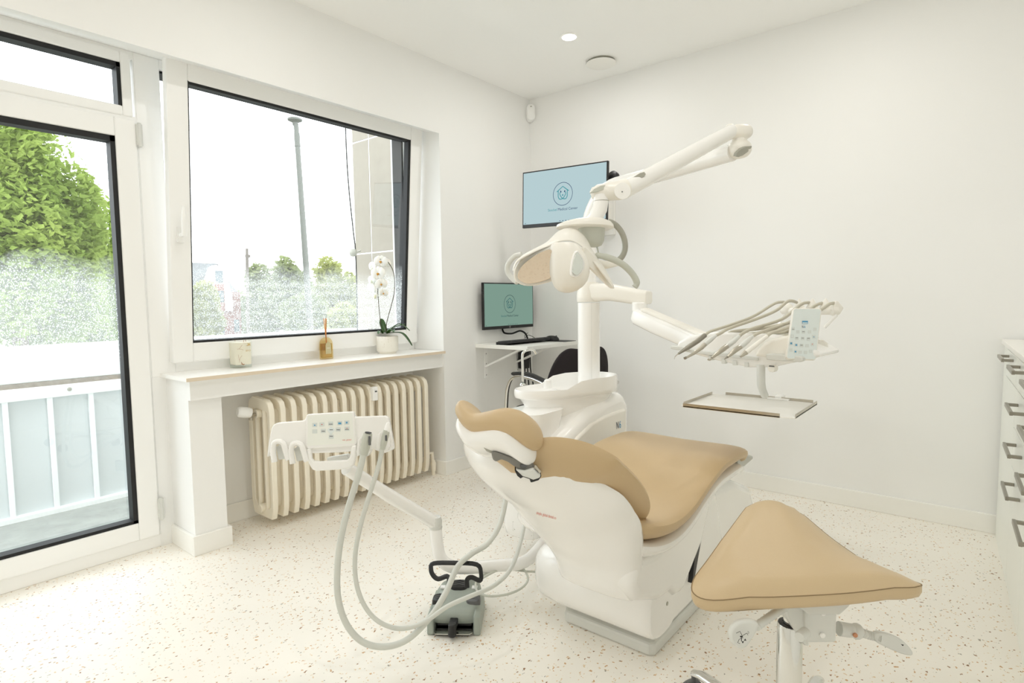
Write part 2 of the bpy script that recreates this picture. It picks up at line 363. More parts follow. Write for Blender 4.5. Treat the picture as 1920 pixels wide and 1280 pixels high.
def pad_loft(stations, n=28, p=0.55, lat=(1, 0, 0)):
    """cushion: stations of (centre, normal, half width, half thickness, edge rise); section is a soft-cornered superellipse"""
    mb = MB(); X = Vector(lat); secs = []
    sg = lambda t, q: math.copysign(abs(t)**q, t)
    for c, nrm, w, t, rise in stations:
        nrm = Vector(nrm).normalized(); c = Vector(c); sec = []
        for k in range(n):
            a = 2*math.pi*k/n; x = sg(math.cos(a), p); y = sg(math.sin(a), 0.8)
            sec.append(c + X*(x*w) + nrm*(y*t + rise*x*x))
        secs.append(sec)
    mb.loft(secs); return mb

# ------------------------------------------------------------------ room shell
CE = 2.64; XW = -2.72; XF = -3.0; YB = 3.55; XR = 0.78; YF = -1.9
struct('floor', MB().box((-3.12, YF-0.1, -0.08), (XR+0.1, YB+0.1, 0)), 'floor', smooth=False)
struct('ceiling', MB().box((-3.2, YF-0.1, CE), (XR+0.1, YB+0.1, CE+0.12)), 'ceiling', smooth=False)
struct('wall_back', MB().box((XW-0.5, YB, 0), (XR+0.1, YB+0.12, CE)), 'wall', smooth=False)
struct('wall_right', MB().box((XR, YF, 0), (XR+0.12, YB, CE)), 'wall', smooth=False)
struct('wall_front', MB().box((-3.2, YF-0.12, 0), (XR, YF, CE)), 'wall', smooth=False)
# window wall: pier beside the desk, apron and niche below the window, lintel, blind wall towards the camera
wl = MB()
wl.box((-3.2, 2.605, 0), (XW, YB, CE))                               # pier to the corner
wl.prism([(XW, YF, CE), (XW, YF, 2.20), (-3.0, YF, 2.275), (-3.2, YF, 2.275), (-3.2, YF, CE)], (0, 2.605-YF, 0))   # lintel box
wl.box((-3.12, 0.999, 0), (-2.998, 1.061, 0.806)); wl.box((-3.12, 1.06, 0), (-3.03, 2.605, 0.80))                       # back of the niche
wl.box((-3.03, 1.06, 0.715), (-2.735, 2.605, 0.805))                 # apron under the sill
wl.box((-3.03, 1.06, 0), (-2.76, 1.205, 0.715))                      # pilaster at the left of the niche
wl.box((-3.2, YF, 0), (-2.98, -0.02, 2.275))
struct('wall_left', wl, 'wall', smooth=False)
struct('trim_1', MB().box((-3.02, 1.035, 0.805), (-2.705, 2.603, 0.822)), 'sill', smooth=False)
struct('trim_2', MB().box((-2.7049, 1.035, 0.8055), (-2.700, 2.6025, 0.8215)), 'silledge', smooth=False)
struct('trim_3', MB().box((-3.10, -0.02, 0), (-3.0, 1.056, 0.06)), 'upvc', smooth=False, bevel=0.004)     # threshold
# skirting boards
def skirt(name, polys):
    mb = MB()
    for a, b in polys: mb.box(a, b)
    struct(name, mb, 'skirt', smooth=False, bevel=0.003)
skirt('baseboard_left', [((-2.72, 2.590, 0), (-2.705, 3.535, 0.092)), ((-3.0, 2.590, 0), (-2.72, 2.605, 0.092)),
      ((-2.76, 1.045, 0), (-2.745, 1.22, 0.092)), ((-3.0, 1.045, 0), (-2.76, 1.06, 0.092)), ((-3.03, 1.205, 0), (-3.015, 2.590, 0.10)),
      ((-3.03, 1.205, 0), (-2.76, 1.22, 0.092))])
skirt('baseboard_back', [((-2.705, 3.535, 0), (0.10, 3.55, 0.092))])

# ------------------------------------------------------------------ window 1: bottom-hung sash tilted into the room
wf = MB(); wf.frame('x', -3.10, -3.00, 1.00, 2.605, 0.805, 2.275, (0.105, 0.045, 0.070, 0.045))
win = struct('window_1', wf, 'upvc', smooth=False, bevel=0.004)
lin_ = MB(); lin_.frame('x', -3.115, -3.02, 1.105, 2.56, 0.8755, 2.23, (0.006, 0.012, 0.0005, 0.012)); obj('rubber_liner', lin_, 'gasket', win, smooth=False)
# sash in its own tilted frame: y from 1.078 to 2.575, hinge along the bottom edge
HX, HZ = -2.955, 0.868; tilt = math.atan2(0.105, 1.37)
TM = Matrix.Translation((HX, 0, HZ)) @ Matrix.Rotation(tilt, 4, 'Y')
def tb(mb, a, b): return mb.box(a, b, TM)
SY0, SY1, SH, wv = 1.078, 2.585, 1.392, 0.092
sm = MB()
tb(sm, (-0.045, SY0, 0), (0, SY0+wv, SH)); tb(sm, (-0.045, SY1-wv, 0), (0, SY1, SH)); tb(sm, (-0.045, SY0+wv, 0), (0, SY1-wv, wv)); tb(sm, (-0.045, SY0+wv, SH-wv-0.005), (0, SY1-wv, SH))
sash = obj('sash', sm, 'upvc', win, smooth=False, bevel=0.006)
g = MB(); gw = 0.010
for a, b in (((-0.044, SY0+wv, wv), (-0.004, SY0+wv+0.004, SH-wv)), ((-0.044, SY1-wv-0.020, wv), (-0.004, SY1-wv, SH-wv)),
             ((-0.044, SY0+wv, wv), (-0.004, SY1-wv, wv+gw)), ((-0.044, SY0+wv, SH-wv-0.017), (-0.004, SY1-wv, SH-wv))): tb(g, a, b)
obj('gasket', g, 'gasket', sash, smooth=False)
gl = MB(); tb(gl, (-0.036, SY0+wv, wv), (-0.033, SY1-wv, SH-wv)); obj('glass_pane', gl, 'glass', sash, smooth=False)
hp = MB()
c = TM @ Vector((0.0, SY0+0.043, 0.60)); hp.box((c.x-0.002, c.y-0.014, c.z-0.035), (c.x+0.010, c.y+0.014, c.z+0.035))
hp.tube([c+Vector((0.005, 0, 0)), c+Vector((0.045, 0, 0.0))], 0.010, 12)
hp.tube([c+Vector((0.045, 0.0, -0.008)), c+Vector((0.052, 0.0, 0.04)), c+Vector((0.054, 0.0, 0.09)), c+Vector((0.056, 0, 0.125))], [0.011, 0.012, 0.011, 0.007], 12, flat=1.0)
obj('window_handle', hp, 'upvc', sash)
hg = MB(); hg.box((-3.0, 2.585, 0.87), (-2.965, 2.600, 0.93)); obj('hinge_cover', hg, 'upvc', win, smooth=False)
# ------------------------------------------------------------------ balcony door with fixed light above
df = MB(); df.frame('x', -3.10, -3.00, -0.02, 1.0, 0.06, 2.275, (0.06, 0.004, 0.012, 0.035)); df.box((-3.10, 0.04, 1.955), (-3.0, 0.998, 1.99))
door = struct('door_1', df, 'upvc', smooth=False, bevel=0.003)
lm = MB(); lm.frame('x', -3.05, -2.985, 0.045, 0.992, 0.062, 1.972, (0.085, 0.085, 0.082, 0.085)); leaf = obj('door_leaf', lm, 'upvc', door, smooth=False, bevel=0.006)
g = MB(); g.box((-3.045, 0.888, 0.144), (-2.99, 0.907, 1.887)); g.box((-3.045, 0.13, 0.144), (-2.99, 0.907, 0.158)); g.box((-3.045, 0.13, 1.862), (-2.99, 0.907, 1.887)); obj('gasket', g, 'gasket', leaf, smooth=False)
obj('glass_pane', MB().box((-3.034, 0.13, 0.144), (-3.031, 0.90, 1.887)), 'glass', leaf, smooth=False)
tm = MB(); tm.frame('x', -3.06, -2.992, 0.04, 0.985, 1.985, 2.262, (0.05, 0.04, 0.042, 0.050)); tr = obj('transom_light', tm, 'upvc', door, smooth=False, bevel=0.006)
g = MB(); g.box((-3.055, 0.930, 2.027), (-2.996, 0.945, 2.212)); g.box((-3.055, 0.09, 2.192), (-2.996, 0.945, 2.212)); obj('gasket', g, 'gasket', tr, smooth=False)
obj('glass_pane', MB().box((-3.044, 0.09, 2.027), (-3.041, 0.945, 2.212)), 'glass_dry', tr, smooth=False)
for z in (1.86, 0.14):
    hm = MB(); hm.box((-2.992, 0.988, z), (-2.972, 1.012, z+0.095)); hm.tube([(-2.975, 1.0, z-0.006), (-2.975, 1.0, z+0.10)], 0.008, 12); obj('hinge', hm, 'pale', door, bevel=0.002)

# ------------------------------------------------------------------ outside: balcony and street
struct('trim_4', MB().box((-4.42, -2.5, -0.22), (-3.12, 3.2, -0.10)), 'stone_floor', smooth=False)     # balcony slab
par = thing('balcony_parapet', (-4.33, 0.9, -0.12), 'white balcony parapet with frosted panels and flat rail outside the glazed door', 'railing')
ca = MB(); ca.box((-4.55, -2.5, 0.700), (-4.30, 3.2, 0.905)); obj('parapet_cap', ca, 'parapet', par, smooth=False, bevel=0.01)
dm = MB(); dm.box((-4.36, -2.5, 0.672), (-4.30, 3.2, 0.700)); obj('weathered_edge', dm, 'dirt', par, smooth=False)
rm = MB(); rm.box((-4.36, -2.5, 0.60), (-4.29, 3.2, 0.672)); rm.box((-4.36, -2.5, -0.12), (-4.29, 3.2, -0.07)); obj('rail', rm, 'parapet', par, smooth=False, bevel=0.004)
obj('frosted_panel', MB().box((-4.345, -2.5, -0.07), (-4.33, 3.2, 0.60)), 'panel', par, smooth=False)
for k in range(-6, 10):
    y = 0.885 + k*0.205
    obj('baluster', MB().box((-4.325, y-0.012, -0.08), (-4.30, y+0.012, 0.61)), 'parapet', par, smooth=False)
for y in (0.59, 0.98): obj('rail_bolt', MB().lathe([(0.012, 0), (0.011, 0.006), (0.004, 0.008)], (-4.29, y, 0.64), (1, 0, 0), 10), 'grey', par)
# stone pier beside the window, with pale mortar joints
pm = bpy.data.materials.new('limestone_blocks'); pm.use_nodes = True; nt = pm.node_tree; b = nt.nodes['Principled BSDF']; b.inputs['Roughness'].default_value = 0.9
n = nt.nodes.new('ShaderNodeTexNoise'); n.inputs['Scale'].default_value = 12; n.inputs['Detail'].default_value = 6; mx = nt.nodes.new('ShaderNodeMix'); mx.data_type = 'RGBA'
mx.inputs[6].default_value = lin((138, 131, 120))+(1,); mx.inputs[7].default_value = lin((156, 149, 137))+(1,); nt.links.new(n.outputs['Fac'], mx.inputs[0]); nt.links.new(mx.outputs[2], b.inputs['Base Color'])
M['limestone'] = pm
st = thing('stone_pier', (-3.8, 3.45, -3), 'beige limestone pier with pale mortar joints just outside the tilted window', 'pillar')
zs = [-3, -1.2, 0.45, 1.575, 2.56, 3.6, 5.0]
for z0, z1 in zip(zs, zs[1:]):
    for x0, x1 in ((-4.46, -4.235), (-4.222, -3.18)):
        obj('stone_block', MB().box((x0, 3.20, z0+0.006), (x1, 3.7, z1-0.006)), 'limestone', st, smooth=False)
obj('mortar', MB().box((-4.452, 3.204, -3), (-3.19, 3.69, 5)), 'parapet', st, smooth=False)
tag(obj('hanging_cable', MB().tube(catmull([V(645, 60, 4.3), V(648, 240, 4.3), V(653, 340, 4.3), V(662, 430, 4.3), V(667, 480, 4.3), V(670, 600, 4.3), V(672, 760, 4.3)], 6), 0.005, 8), 'concealed'), 'thin dark cable hanging beside the stone pier outside', 'cable')
sc_ = MB(); sc_.lathe([(0.005, 0), (0.028, 0.012), (0.030, 0.03), (0.01, 0.04)], V(666, 474, 4.22), (0.3, -1, 0), 14); sc_.tube([V(667, 473, 4.25), V(676, 470, 4.25)], 0.006, 8)
tag(obj('wall_bracket', sc_, 'grey'), 'small grey round fixing at the edge of the stone pier', 'bracket')
lp = thing('lamp_post', (-11.0, 6.65, -3.0), 'tall grey street lamp post with a flat round head', 'lamp post')
a = V(574, 500, 12); b_ = V(555, 232, 12); t_ = (b_-a)
obj('pole', MB().tube([a-t_*1.65, a, b_], [0.068, 0.062, 0.05], 14), 'post', lp)
obj('lamp_head', MB().lathe([(0.045, -0.10), (0.06, -0.04), (0.145, 0.0), (0.15, 0.03), (0.10, 0.055), (0.02, 0.06)], V(553, 226, 12), (0, 0, 1), 24), 'post', lp)
obj('sleeve', MB().tube([V(556.5, 250, 12), V(558, 275, 12)], 0.058, 14), 'post', lp)
GZ = -3.0
tag(obj('street_ground', MB().box((-140, -60, GZ-0.3), (-4.6, 140, GZ)), 'ground', smooth=False), 'pale street surface below the balcony', 'ground', kind='structure')
def tree(name, label, c, rad, n, leafsize, m, trunk_r, base_z, seed, lobes=9, group='trees across the street'):
    rnd = random.Random(seed); c = Vector(c); mb = MB(); R = Vector(rad)
    L = [(Vector((0, 0, 0)), 0.75)]
    for _ in range(lobes):
        d = Vector((rnd.gauss(0, 1), rnd.gauss(0, 1), rnd.gauss(0, 1))).normalized(); L.append((d*rnd.uniform(0.45, 0.75), rnd.uniform(0.28, 0.48)))
    for _ in range(n):
        lc, lr = rnd.choice(L); d = Vector((rnd.gauss(0, 1), rnd.gauss(0, 1), rnd.gauss(0, 1))).normalized()*lr*(rnd.random()**0.35)
        p = lc + d; p = c + Vector((p.x*R.x, p.y*R.y, p.z*R.z)); s = leafsize*rnd.uniform(0.6, 1.25)
        u = Vector((rnd.gauss(0, 1), rnd.gauss(0, 1), rnd.gauss(0, .6))).normalized(); w = u.cross(Vector((rnd.gauss(0, 1), rnd.gauss(0, 1), rnd.gauss(0, 1)))).normalized(); nn = u.cross(w)*0.12
        mb.add([p-u*s, p-w*s*0.42+nn*s, p-u*s*0.1-w*s*0.25+nn*s, p+u*s*0.2-w*s*0.5, p+u*s, p+u*s*0.2+w*s*0.5, p-u*s*0.1+w*s*0.25+nn*s, p+w*s*0.42+nn*s], [(0, 1, 2, 3, 4, 5, 6, 7)])
    root = thing(name, (c.x, c.y, base_z), label, 'tree', group)
    obj('foliage', mb, m, root, smooth=False)
    tk = MB(); tk.tube([(c.x, c.y, base_z), (c.x+0.1, c.y, (base_z+c.z)/2), (c.x, c.y, c.z+R.z*0.5)], [trunk_r, trunk_r*0.8, trunk_r*0.25], 8)
    for k in range(8):
        lc, lr = L[(k+1) % len(L)]; e = c + Vector((lc.x*R.x, lc.y*R.y, lc.z*R.z)); tk.tube([(c.x, c.y, c.z-R.z*0.6), (c.x, c.y, c.z-R.z*0.2), e], [trunk_r*0.5, trunk_r*0.35, trunk_r*0.1], 6)
    obj('trunk', tk, 'bark', root)
    return root
tree('maple_tree', 'bright green maple tree close behind the balcony, seen through the glazed door', V(20, 420, 8.2), (1.62, 1.35, 2.45), 40000, 0.062, 'maple', 0.14, GZ, 3, 16, 'trees behind the balcony')
tree('maple_tree', 'second, lower maple crown behind the balcony at the edge of the door glass', V(140, 560, 11.8), (1.7, 1.3, 2.3), 22000, 0.08, 'maple', 0.12, GZ, 5, 10, 'trees behind the balcony')
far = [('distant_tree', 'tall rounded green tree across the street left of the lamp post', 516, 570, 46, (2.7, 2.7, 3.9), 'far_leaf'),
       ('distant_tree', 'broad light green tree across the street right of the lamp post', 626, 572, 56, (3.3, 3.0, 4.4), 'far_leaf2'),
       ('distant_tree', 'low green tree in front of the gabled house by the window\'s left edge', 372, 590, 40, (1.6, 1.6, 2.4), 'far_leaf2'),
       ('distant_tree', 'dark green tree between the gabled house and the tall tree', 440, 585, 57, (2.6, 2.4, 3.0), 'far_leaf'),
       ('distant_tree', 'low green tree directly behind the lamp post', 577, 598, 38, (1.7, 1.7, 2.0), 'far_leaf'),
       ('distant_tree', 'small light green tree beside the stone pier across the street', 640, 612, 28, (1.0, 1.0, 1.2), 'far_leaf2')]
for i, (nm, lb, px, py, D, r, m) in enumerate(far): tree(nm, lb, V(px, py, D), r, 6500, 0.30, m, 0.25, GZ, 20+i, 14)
def house(label, cx0, cx1, D0, D1, ztop, wall, roofm, zr, gamb=False):
    A = V(cx0, 590, D0); B = V(cx1, 590, D1); A.z = B.z = 0; dv = (B-A); n_ = Vector((-dv.y, dv.x, 0)).normalized()
    if n_.dot(cF) < 0: n_ = -n_
    root = thing('distant_house', ((A.x+B.x)/2, (A.y+B.y)/2, GZ), label, 'house', 'houses across the street')
    def q(t, z, d=0): p = A+dv*t+n_*d; p.z = z; return p
    obj('wall', MB().prism([q(0, GZ), q(1, GZ), q(1, ztop), q(0, ztop)], n_*7), wall, root, smooth=False)
    return root, q, n_
h, q, n_ = house('red brick house with a white curved gable across the street', 362, 452, 44, 47, 2.0, 'brick', 'slate', 4.2)
obj('roof', MB().prism([q(-0.05, 1.9, 1.0), q(1.12, 1.9, 1.0), q(1.12, 3.3, 3.0), q(1.0, 4.45, 3.4), q(-0.02, 4.45, 3.4)], n_*3), 'slate', h, smooth=False)
gb = [q(0.26, 0.5, -0.2), q(0.80, 0.5, -0.2), q(0.80, 1.8, -0.2), q(0.72, 3.0, -0.2), q(0.60, 3.9, -0.2), q(0.50, 4.1, -0.2), q(0.42, 3.9, -0.2), q(0.33, 3.0, -0.2), q(0.26, 1.8, -0.2)]
gable = obj('gable', MB().prism(gb, n_*0.8), 'render', h, smooth=False)
obj('gable_brick', MB().prism([q(0.44, 0.5, -0.3), q(0.62, 0.5, -0.3), q(0.62, 2.6, -0.3), q(0.44, 2.6, -0.3)], n_*0.2), 'brick', gable, smooth=False)
for t, z, w, hh in ((0.53, 2.75, 0.07, 0.9), (0.53, 1.2, 0.07, 0.9), (0.15, -1.2, 0.05, 1.0), (0.85, -1.2, 0.05, 1.0), (0.5, -1.6, 0.08, 1.1)):
    obj('window', MB().prism([q(t-w, z, -0.35), q(t+w, z, -0.35), q(t+w, z+hh, -0.35), q(t-w, z+hh, -0.35)], n_*0.1), 'winpane', h, smooth=False)
h, q, n_ = house('low house with a pale grey pitched roof behind the window\'s lower right corner', 596, 700, 36, 33, -1.0, 'render', 'slate', 3)
obj('roof', MB().prism([q(-0.08, -1.1, -0.4), q(1.1, -1.1, -0.4), q(1.02, 1.0, 2.5), q(0.62, 1.95, 3.5)], n_*2.5), 'slate', h, smooth=False)
obj('gutter', MB().tube([q(-0.08, -1.1, -0.5), q(1.1, -1.1, -0.5)], 0.09, 8), 'parapet', h)
up = thing('utility_pole', (V(463, 600, 40).x, V(463, 600, 40).y, GZ), 'thin dark utility pole rising left of the tall tree', 'pole')
obj('pole', MB().tube([V(466, 690, 40), V(463, 466, 40)], [0.13, 0.10], 8), 'wood', up)
obj('insulator', MB().box(V(464, 480, 40)-Vector((0.08, 0.12, 0.10)), V(464, 480, 40)+Vector((0.08, 0.16, 0.1))), 'wood', up, smooth=False)
cp = V(505, 622, 60); cp.z = GZ; cr = thing('parked_car', cp, 'white car parked across the street below the trees', 'car')
e = Vector((0.77, 0.63, 0)); f_ = Vector((-0.63, 0.77, 0))
side = [(-2.1, .35), (-2.1, .8), (-1.9, .95), (-1.2, 1.0), (-0.7, 1.42), (0.7, 1.45), (1.3, 1.0), (2.0, .88), (2.15, .6), (2.1, .35)]
obj('body', MB().prism([cp+e*x+Vector((0, 0, z)) for x, z in side], f_*1.7), 'carpaint', cr, smooth=False, bevel=0.08)
obj('window', MB().prism([cp+e*x+Vector((0, 0, z))-f_*0.02 for x, z in ((-1.0, 1.02), (-0.62, 1.34), (0.6, 1.36), (1.05, 1.02))], f_*1.74), 'winpane', cr, smooth=False)
for x in (-1.35, 1.35): obj('wheel', MB().lathe([(0.2, -0.02), (0.33, 0), (0.33, 1.74), (0.2, 1.76)], cp+e*x+Vector((0, 0, 0.33)), f_, 16), 'black', cr)

# ------------------------------------------------------------------ ceiling and wall fixtures
def downlight(x, y, label):
    r = thing('ceiling_downlight', (x, y, CE-0.004), label, 'ceiling light', 'recessed ceiling downlights')
    obj('trim_ring', MB().lathe([(0.040, 0.003), (0.050, 0.003), (0.053, 0.0), (0.050, -0.004), (0.042, -0.003)], (x, y, CE-0.003), n=32, caps=False), 'upvc', r)
    obj('lens', MB().lathe([(0.001, -0.002), (0.042, -0.002), (0.042, 0.002), (0.001, 0.002)], (x, y, CE-0.003), n=32), 'downlight', r)
    l = bpy.data.lights.new('downlight_beam', 'AREA'); l.shape = 'DISK'; l.size = 0.08; l.energy = DOWNLIGHT_W; l.color = (1.0, 0.975, 0.935)
    o = bpy.data.objects.new('downlight_beam', l); COL.objects.link(o); o.parent = r; o.location = (0, 0, -0.012); return r
downlight(-1.905, 2.862, 'round white recessed downlight glowing in the ceiling near the air vent')
for i, (x, y, lb) in enumerate([(-1.9, 1.35, 'added unseen downlight in the ceiling above the assistant arm, out of frame'), (-0.55, 2.75, 'added unseen downlight in the ceiling above the instrument tray, out of frame'),
        (-0.55, 1.25, 'added unseen downlight in the ceiling above the saddle stool, out of frame'), (-1.9, -0.2, 'added unseen downlight in the ceiling left behind the camera, near the window wall'),
        (-0.55, -0.2, 'added unseen downlight in the ceiling behind the camera, near the cabinets'), (-1.2, -1.2, 'added unseen downlight in the ceiling at the rear of the room')]):
    downlight(x, y, lb)  # added lamps outside the view, copies of the visible one, to light the room
vt = thing('air_vent', (-1.945, 3.283, CE-0.03), 'round white disc air valve on the ceiling near the back wall', 'air vent')
obj('valve_disc', MB().lathe([(0.001, -0.030), (0.075, -0.028), (0.092, -0.020), (0.094, -0.014), (0.085, -0.010), (0.001, -0.010)], (-1.945, 3.283, CE), n=36), 'skirt', vt)
obj('valve_ring', MB().lathe([(0.060, 0.0), (0.085, 0.0), (0.088, -0.004), (0.078, -0.008), (0.060, -0.012)], (-1.945, 3.283, CE), n=36, caps=False), 'grey', vt)
ms = thing('motion_sensor', (-2.69, 3.52, 2.46), 'small white motion detector in the upper corner of the room', 'sensor')
mx_ = MB(); dirn = Vector((1, -1, 0)).normalized(); sd = Vector((1, 1, 0)).normalized(); cc = Vector((-2.69, 3.52, 2.53))
mx_.loft([[cc+sd*x*s_+dirn*o_+Vector((0, 0, z*s2)) for x, z in rrect(0.062, 0.118, 0.026, 5)] for o_, s_, s2 in ((-0.03, 1, 1), (0.018, 1, 1), (0.030, 0.9, 0.94), (0.033, 0.6, 0.8))])
obj('housing', mx_, 'upvc', ms)
obj('indicator', MB().box(cc+Vector((0.016, -0.020, 0.035)), cc+Vector((0.028, -0.028, 0.041))), 'grey', ms, smooth=False)

# ------------------------------------------------------------------ radiator in the niche
ra = thing('radiator', (-2.86, 1.95, 0), 'old cream cast iron column radiator standing in the niche under the sill', 'radiator')
NS = 18; Y0 = 1.437; PIT = 0.0605
def section(y, foot):
    mb = MB(); xf, xb = -2.738, -2.955; ztop = 0.662; zb = 0.052; h = 0.0145
    prof = [(xf, 0.15), (xf, ztop-0.05), (xf-0.012, ztop-0.018), (xf-0.04, ztop), (xb+0.045, ztop+0.008), (xb+0.012, ztop-0.012), (xb, ztop-0.05), (xb, 0.12), (xb+0.02, zb), (xf-0.018, zb), (xf-0.004, zb+0.05)]
    # outer rim as a continuous bar following the profile, inner columns between
    inner = [(xf-0.028, 0.20), (xf-0.028, ztop-0.075), (xf-0.06, ztop-0.055), (xb+0.06, ztop-0.05), (xb+0.03, ztop-0.075), (xb+0.03, 0.18), (xb+0.05, zb+0.045), (xf-0.055, zb+0.045)]
    n = 11
    inn = [(xf-0.030, 0.15), (xf-0.030, ztop-0.07), (xf-0.034, ztop-0.062), (xf-0.05, ztop-0.058), (xb+0.05, ztop-0.052), (xb+0.034, ztop-0.058), (xb+0.03, ztop-0.07), (xb+0.03, 0.13), (xb+0.05, zb+0.05), (xf-0.05, zb+0.05), (xf-0.036, zb+0.06)]
    vs = [Vector((x, y+s*h, z)) for s in (-1, 1) for x, z in prof] + [Vector((x, y+s*h*0.8, z)) for s in (-1, 1) for x, z in inn]
    fs = []
    for i in range(n):
        j = (i+1) % n; fs += [(i, j, n+j, n+i), (2*n+i, 3*n+i, 3*n+j, 2*n+j), (i, 2*n+i, 2*n+j, j), (n+i, n+j, 3*n+j, 3*n+i)]
    mb.add(vs, fs)
    for x in (-2.810, -2.885): mb.tube([(x, y, zb+0.03), (x, y, ztop-0.04)], 0.0135, 10, caps=False, flat=1)
    for z in (zb+0.045, ztop-0.075): mb.tube([(-2.846, y-PIT/2, z), (-2.846, y+PIT/2, z)], 0.022, 12)
    if foot: 
        for x in (xf-0.035, xb+0.03): mb.tube([(x, y, zb+0.02), (x, y, 0.0)], [0.016, 0.013], 10)
    return mb
for i in range(NS):
    y = Y0+i*PIT
    o = obj('radiator_section', section(y, False), 'rad', ra, bevel=0.004, seg=2)
vb = MB(); vb.tube([(-2.846, Y0-0.02, 0.585), (-2.846, Y0-0.05, 0.585), (-2.846, Y0-0.055, 0.56)], 0.011, 10); obj('valve_body', vb, 'steel', ra)
tv = MB(); tv.tube([V(470, 774, 2.90), V(462, 773, 2.885), V(448, 772, 2.86), V(445, 772, 2.855)], [0.024, 0.027, 0.026, 0.020], 16); obj('thermostat_knob', tv, 'upvc', ra)
hm_ = MB(); hm_.box((-2.745, 2.035, 0.575), (-2.715, 2.070, 0.655)); obj('heat_meter', hm_, 'upvc', ra, smooth=False, bevel=0.004)
obj('meter_display', MB().box((-2.716, 2.048, 0.625), (-2.7135, 2.062, 0.633)), 'darkgrey', ra, smooth=False)
vv = MB(); vv.tube([(-2.80, Y0+NS*PIT-0.03, 0.15), (-2.79, Y0+NS*PIT+0.02, 0.15), (-2.79, Y0+NS*PIT+0.03, 0.0)], 0.012, 10); vv.lathe([(0.016, 0), (0.018, 0.05), (0.010, 0.07)], (-2.79, Y0+NS*PIT+0.03, 0.03)); obj('return_valve', vv, 'rad', ra)
hp_ = MB(); hp_.tube([(-2.99, 1.245, 0.0), (-2.99, 1.245, 0.62), (-3.01, 1.245, 0.66)], 0.012, 10)
tag(obj('heating_pipe', hp_, 'rad'), 'cream painted heating pipe in the left corner of the radiator niche', 'pipe')

# ------------------------------------------------------------------ things on the sill
ZS = 0.822
c = Vector((-2.93, 1.385, ZS))
cj = thing('candle_jar', c, 'square-based clear glass candle jar with printed twigs and birds on the sill', 'candle')
def sqsec(w, r, z): return [c+Vector((x, y, z)) for x, y in rrect(w, w, r, 5)]
HJ = 0.148
jm = MB(); jm.loft([sqsec(0.080, 0.014, 0.0), sqsec(0.088, 0.018, 0.02), sqsec(0.100, 0.034, 0.10), sqsec(0.104, 0.040, HJ)], caps=False)
obj('glass_jar', jm, 'jar', cj)
obj('jar_base', MB().loft([sqsec(0.080, 0.014, 0.0), sqsec(0.086, 0.016, 0.008), sqsec(0.082, 0.015, 0.013)]), 'jar', cj)
obj('wax', MB().loft([sqsec(0.078, 0.012, 0.016), sqsec(0.083, 0.018, 0.03), sqsec(0.092, 0.032, 0.10), sqsec(0.094, 0.034, 0.128)]), 'wax', cj)
for dx, dy in ((0.02, 0.01), (-0.02, -0.015), (0.0, 0.03)): obj('wick', MB().tube([c+Vector((dx, dy, 0.126)), c+Vector((dx, dy, 0.139))], 0.0012, 6), 'print', cj)
pr = MB(); O = c+Vector((0.0515, 0.0, 0.0)); ey = Vector((0.06, 0, 1)); ex = Vector((0, 1, 0))
O = c+Vector((0.0455, 0, 0))
tw = lambda p, w=0.0012: ribbon(pr, p, w, O, ex, ey)
tw([(-0.04, 0.098), (-0.03, 0.098), (-0.02, 0.108), (-0.014, 0.118)]); tw([(-0.032, 0.098), (-0.018, 0.096), (-0.008, 0.09)]); tw([(-0.03, 0.03), (-0.026, 0.05), (-0.016, 0.064)]); tw([(-0.03, 0.04), (-0.034, 0.07)])
pr.add([O+ex*x+ey*y for x, y in ((-0.022, 0.035), (-0.012, 0.020), (-0.002, 0.020), (-0.008, 0.014), (-0.018, 0.018))], [(0, 1, 2, 3, 4)])
obj('twig_print', pr, 'print', cj, smooth=False)
pr = MB(); pr.add([O+ex*x+ey*y for x, y in ((0.004, 0.112), (0.012, 0.114), (0.016, 0.120), (0.010, 0.126), (0.020, 0.122), (0.028, 0.122), (0.024, 0.117), (0.032, 0.112), (0.022, 0.112), (0.012, 0.110))], [(0, 1, 2, 3, 4, 5, 6, 7, 8, 9)])
add_text(pr, 'BIRD', 0.012, O+ex*0.016+ey*0.086, ex, ey); obj('gold_print', pr, 'gold', cj, smooth=False)
c = Vector((-2.925, 1.876, ZS))
rd = thing('reed_diffuser', c, 'amber glass reed diffuser bottle with orange sticks in the middle of the sill', 'diffuser')
bw, bd = 0.074, 0.040
def bsec(w, d, r, z): return [c+Vector((y, x, z)) for x, y in rrect(w, d, r, 5)]
obj('bottle', MB().loft([bsec(0.070, 0.038, 0.012, 0), bsec(0.075, 0.042, 0.014, 0.006), bsec(0.074, 0.042, 0.014, 0.085), bsec(0.069, 0.040, 0.016, 0.102), bsec(0.052, 0.034, 0.015, 0.116), bsec(0.026, 0.026, 0.012, 0.123)]), 'amber', rd)
obj('oil', MB().loft([bsec(0.064, 0.032, 0.010, 0.008), bsec(0.066, 0.034, 0.012, 0.012), bsec(0.066, 0.034, 0.012, 0.088)]), glass_mat('amber_oil_liquid', (0.86, 0.72, 0.34, 1), refl=0.08), rd)
obj('collar', MB().lathe([(0.013, 0.120), (0.0145, 0.123), (0.0145, 0.138), (0.012, 0.140)], c, n=20), 'jar', rd)
obj('paper_label', MB().prism([c+Vector((0.0215, x*0.9, z)) for x, z in ((-0.020, 0.030), (0.020, 0.030), (0.020, 0.080), (0.014, 0.092), (0.006, 0.098), (-0.006, 0.098), (-0.014, 0.092), (-0.020, 0.080))], (0.0006, 0, 0)), 'lbl', rd, smooth=False)
obj('label_text', MB().box(c+Vector((0.0222, -0.010, 0.062)), c+Vector((0.0226, 0.010, 0.064))), 'upvc', rd, smooth=False)
